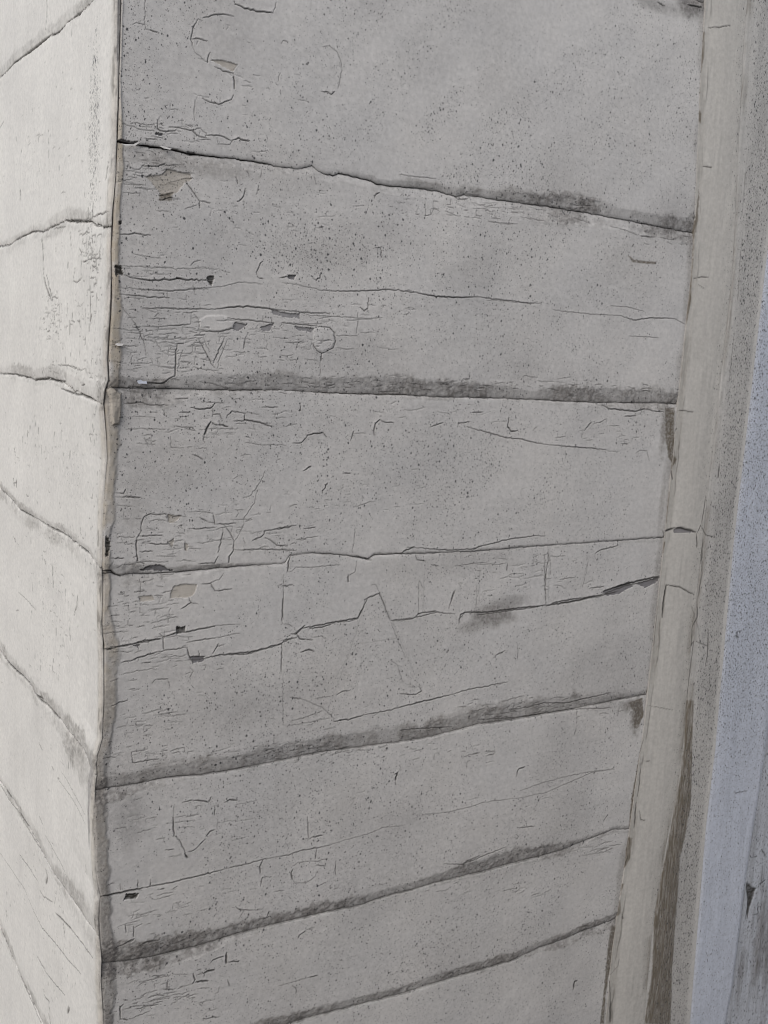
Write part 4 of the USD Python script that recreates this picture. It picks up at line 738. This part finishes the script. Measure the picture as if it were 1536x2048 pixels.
while z0 < 2.75:
    h = (.16, .2)[k % 2]; k += 1
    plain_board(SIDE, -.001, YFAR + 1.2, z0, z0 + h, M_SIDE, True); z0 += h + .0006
z0 = sz_b - .004
while z0 > .06:
    h = min((.17, .15)[k % 2], z0 - .02); k += 1
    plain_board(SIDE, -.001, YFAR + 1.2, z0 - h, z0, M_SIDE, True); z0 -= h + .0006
b = trimesh.creation.box([.012, YFAR + 1.2, 2.75]); b.apply_translation([.0225, (YFAR + 1.2) / 2 + .031, 1.38])
put(SIDE, 'sheathing', np.array(b.vertices), np.array(b.faces), M_WOOD, smooth=False)

# ------------------------------------------------------------------ mouldings at the right end
W_BEAD, W_CASE, W_BLUE, W_THIRD = 0.010, 0.017, 0.0205, 0.018
zv = np.concatenate([np.linspace(0.0, on_front([[1250, 2140]])[0, 1], 30)[:-1],
                     np.linspace(on_front([[1250, 2140]])[0, 1], on_front([[1420, -60]])[0, 1], int(1060 / PITCH * .8)),
                     np.linspace(on_front([[1420, -60]])[0, 1], 2.75, 14)[1:]])
def line_u(L, w):
    q = on_front(L, w); q = q[np.argsort(q[:, 1])]
    # straight on beyond what was measured
    lo, hi = q[0], q[-1]
    q = np.vstack([[lo[0], -1], q, [hi[0], 4]])
    return lambda v: np.interp(v, q[:, 1], q[:, 0])
U_A, U_B, U_R, U_E, U_T = line_u(BEAD - [14, 0], 0.0), line_u(BEAD, 0.002), line_u(RIDGE, 0.008), line_u(EDGE, 0.009), line_u(THIRD, 0.0096)
trim_cracks = []
for kind, P in parse(TRIM_CRACKS):
    w_, dk, dp, lp = KIND[kind]
    trim_cracks.append((wander(on_front(P, 0.006), 0.003, 0.00022, rng), w_, dk, dp, lp))
trim_patches = [(k_, on_front(P, 0.007)) for k_, P in parse(TRIM_PATCHES)]

def strip(parent, name, knots, mat, seed, extra):
    """A vertical member. knots: list of (curve u(v), list of (fraction, height) to the next curve)."""
    cols_u, cols_w, sm = [], [], []
    for (ua, ub, prof, ncol) in knots:
        fr = np.linspace(0, 1, ncol)
        if cols_u: fr = fr[1:]
        for f_ in fr:
            cols_u.append(ua(zv) * (1 - f_) + ub(zv) * f_)
            cols_w.append(np.interp(f_, [q[0] for q in prof], [q[1] for q in prof]))
    U = np.stack(cols_u, 1); V = np.tile(zv[:, None], (1, U.shape[1])); W = np.tile(cols_w, (len(zv), 1))
    p = Patch(U, V, np.full(U.shape[1], px_front(U.mean())))
    p.w = W + (nz(U, V * .3, 60, seed, 3) - .5) * .0008 + (nz(U, V * .1, 300, seed + 1, 2) - .5) * .0003
    extra(p, np.array(cols_w))
    p.start()
    for k_, (kind, P) in enumerate(trim_patches): p.poly(P, kind, 600 + k_)
    for c in trim_cracks: p.line(*c)
    p.finish()
    pos = np.stack([p.U, -p.w, p.V], -1)
    v, f, loop = shell(pos, np.array([0, .02, 0]))
    va, vb = p.attrs()
    va = np.vstack([va, va[loop], va[loop]]); vb = np.vstack([vb, vb[loop], vb[loop]])
    put(parent, name, v, f, mat, va, vb)

def bead_wear(p, w):
    U, V = p.U, p.V
    e = U - U_A(V); n = nz(U, V * .3, 80, 401, 4) - .5; k_ = nz(0 * U, V, 14, 402, 3)
    wd = U_B(V) - U_A(V)
    f = 1 - smooth_w(.75, 1.25, e / (wd * (.55 + .75 * k_)) + n * .9)
    p.brown = np.maximum(p.brown, np.clip(f * (.10 + .35 * smooth_w(.34, .66, k_)) * (.55 + n * 1.3), 0, .5))
    p.dirt += f * .12 * k_
    p.crack = np.maximum(p.crack, .55 * np.exp(-((e / wd - .78 - n * 1.4) / .07) ** 2) * smooth_w(.45, .65, nz(U * 0, V, 30, 405, 3)))
    p.w += n * .0012 * np.exp(-e / .006)
    p.speck += .12 + .30 * smooth_w(.5, 1, (U - U_B(V)) / (U_R(V) - U_B(V)))
    r = (U_R(V) - U) / .006
    g_ = np.exp(-np.maximum(r + n * .8, 0) ** 2)
    p.brown = np.maximum(p.brown, g_ * .5 * smooth_w(.4, .65, nz(0 * U, V, 18, 404, 3)) * (V < EYE - .16))
    p.dirt += .10 * nz(U, V * .3, 40, 403, 3)
def case_wear(p, w):
    U, V = p.U, p.V
    t = (U - U_R(V)) / (U_E(V) - U_R(V)); n = nz(U, V * .15, 120, 411, 4) - .5
    low = smooth_w(EYE + .02, EYE - .25, V)
    p.speck += (.30 + .75 * nz(U, V, 30, 412, 3)) * (.35 + .65 * smooth_w(.05, .4, t))
    p.dirt += (.10 + .30 * np.clip(n * 2, 0, 1)) * smooth_w(0, .35, t) * (1 - smooth_w(.86, .93, t)) + .12 * nz(U * 2, V * .12, 260, 414, 2)
    p.dirt *= 1 - .5 * smooth_w(.88, .94, t)
    p.speck *= 1 - .6 * smooth_w(.88, .94, t)
    g_ = 1 - smooth_w(.05, .22, t + n * .3)
    p.brown = np.maximum(p.brown, g_ * .35 * (.3 + smooth_w(.35, .6, nz(0 * U, V, 20, 413, 3))))
    p.w += np.clip(n, -.3, .3) * .0018 * np.exp(-t * 9)
def blue_wear(p, w):
    U, V = p.U, p.V
    p.speck += .5 + .55 * nz(U, V, 24, 421, 3)
    low = smooth_w(EYE - .28, EYE - .5, V)
    p.speck *= 1 - .55 * low
    p.dirt += .16 * nz(U * 1.5, V * .08, 160, 422, 3)
    p.cream = np.maximum(p.cream, .12 * np.exp(-((U - U_E(V)) / .0035) ** 2))
def third_wear(p, w):
    U, V = p.U, p.V
    n = nz(U * 1.6, V * .12, 150, 431, 4)
    p.speck += .5
    p.dirt += .05 + .32 * smooth_w(.45, .7, n) * smooth_w(EYE - .2, EYE - .42, V)
    for (x_, y_, rx, ry, a) in ((1520, 1890, 22, 120, .55), (1538, 1900, 16, 110, .5), (1480, 1960, 9, 80, .3)):
        c = on_front([x_, y_], .008)[0]; p.blob(c, np.array([rx, ry]) * .0006, a, .2, 0, 440)
    p.w += (n - .5) * .001

TRIM = thing('trim_moulding', 'cream upright moulding with rounded bead and speckled flat, closing the front boards on the right', 'trim')
nb = int(42 / PITCH)
bead_prof = [(t, 0.002 + 0.0042 * t + 0.0009 * math.sin(math.pi * t)) for t in np.linspace(0, .96, 20)] + [(1, .0062)]
strip(TRIM, 'bead', [(U_A, U_B, [(0, .0008), (.5, .0012), (1, .0020)], 12), (U_B, U_R, bead_prof, nb)], M_BEAD, 400, bead_wear)
U_R2 = lambda v: U_R(v) + .0004
strip(TRIM, 'casing_board', [(U_R2, U_E, [(0, .0060), (.05, .0066), (.3, .0076), (.85, .0084), (.93, .0086), (1, .0090)], int(44 / PITCH))], M_CASE, 410, case_wear)
OUT = thing('trim_board', 'bluish white speckled upright board, with flaking grey strip, at the far right edge', 'board')
U_E2 = lambda v: U_E(v) + .0003
U_T0 = lambda v: U_T(v) - .0004
strip(OUT, 'board', [(U_E2, U_T0, [(0, .0088), (.04, .0094), (.1, .0096), (.95, .0096), (1, .0090)], int(52 / PITCH))], M_BLUE, 420, blue_wear)
U_F = lambda v: U_T(v) + .13
strip(OUT, 'outer_strip', [(U_T, U_F, [(0, .0066), (.02, .0078), (.5, .008), (1, .008)], int(70 / PITCH))], M_ROUGH, 430, third_wear)

# ------------------------------------------------------------------ loose flakes of paint standing off the boards
def flake(board, outline, zone, lift, curl, mat, name='paint_flake', label=None):
    P = on_front(pts(outline, zone))
    pg = shapely.geometry.Polygon(P)
    v2, f2 = trimesh.creation.triangulate_polygon(pg, engine='earcut')
    mm = trimesh.Trimesh(np.column_stack([v2, 0 * v2[:, 0]]), f2)
    mm = mm.subdivide_to_size(0.0015)
    q = mm.vertices; f2 = mm.faces
    lo, hi = P[:, 1].min(), P[:, 1].max()
    t = (q[:, 1] - lo) / (hi - lo)
    y = -(lift + curl * (1 - t) ** 2 + (nz(q[:, 0], q[:, 1], 300, 9, 2) - .5) * .0004)
    a = np.column_stack([q[:, 0], y, q[:, 1]]); b = a + [0, .00035, 0]
    n = len(a)
    bd = trimesh.grouping.group_rows(np.sort(mm.edges, axis=1), require_count=1)
    e = mm.edges[bd]
    side = np.vstack([np.column_stack([e[:, 0], e[:, 0] + n, e[:, 1] + n]), np.column_stack([e[:, 0], e[:, 1] + n, e[:, 1]])])
    f = np.vstack([f2, f2[:, ::-1] + n, side])
    put(board, name, np.vstack([a, b]), f, mat, np.zeros((2 * n, 3)), np.zeros((2 * n, 3)), smooth=False, label=label)
flake(boards_f[2], '330,702 345,700 390,716 378,720 350,714', 'Z1', .0012, .0012, M_FRONT)
flake(boards_f[2], '150,692 205,694 232,680 240,684 215,700 165,700', 'Z1', .0010, .0010, M_FRONT)
flake(boards_f[2], '222,628 240,622 252,630 268,628 270,642 245,640 230,642', 'Z2', .0016, .0004, M_BLUE, label='small bright flake of bare white paint')
flake(boards_f[2], '115,452 130,446 158,450 150,458 128,460', 'Z2', .0022, .0018, M_FRONT)
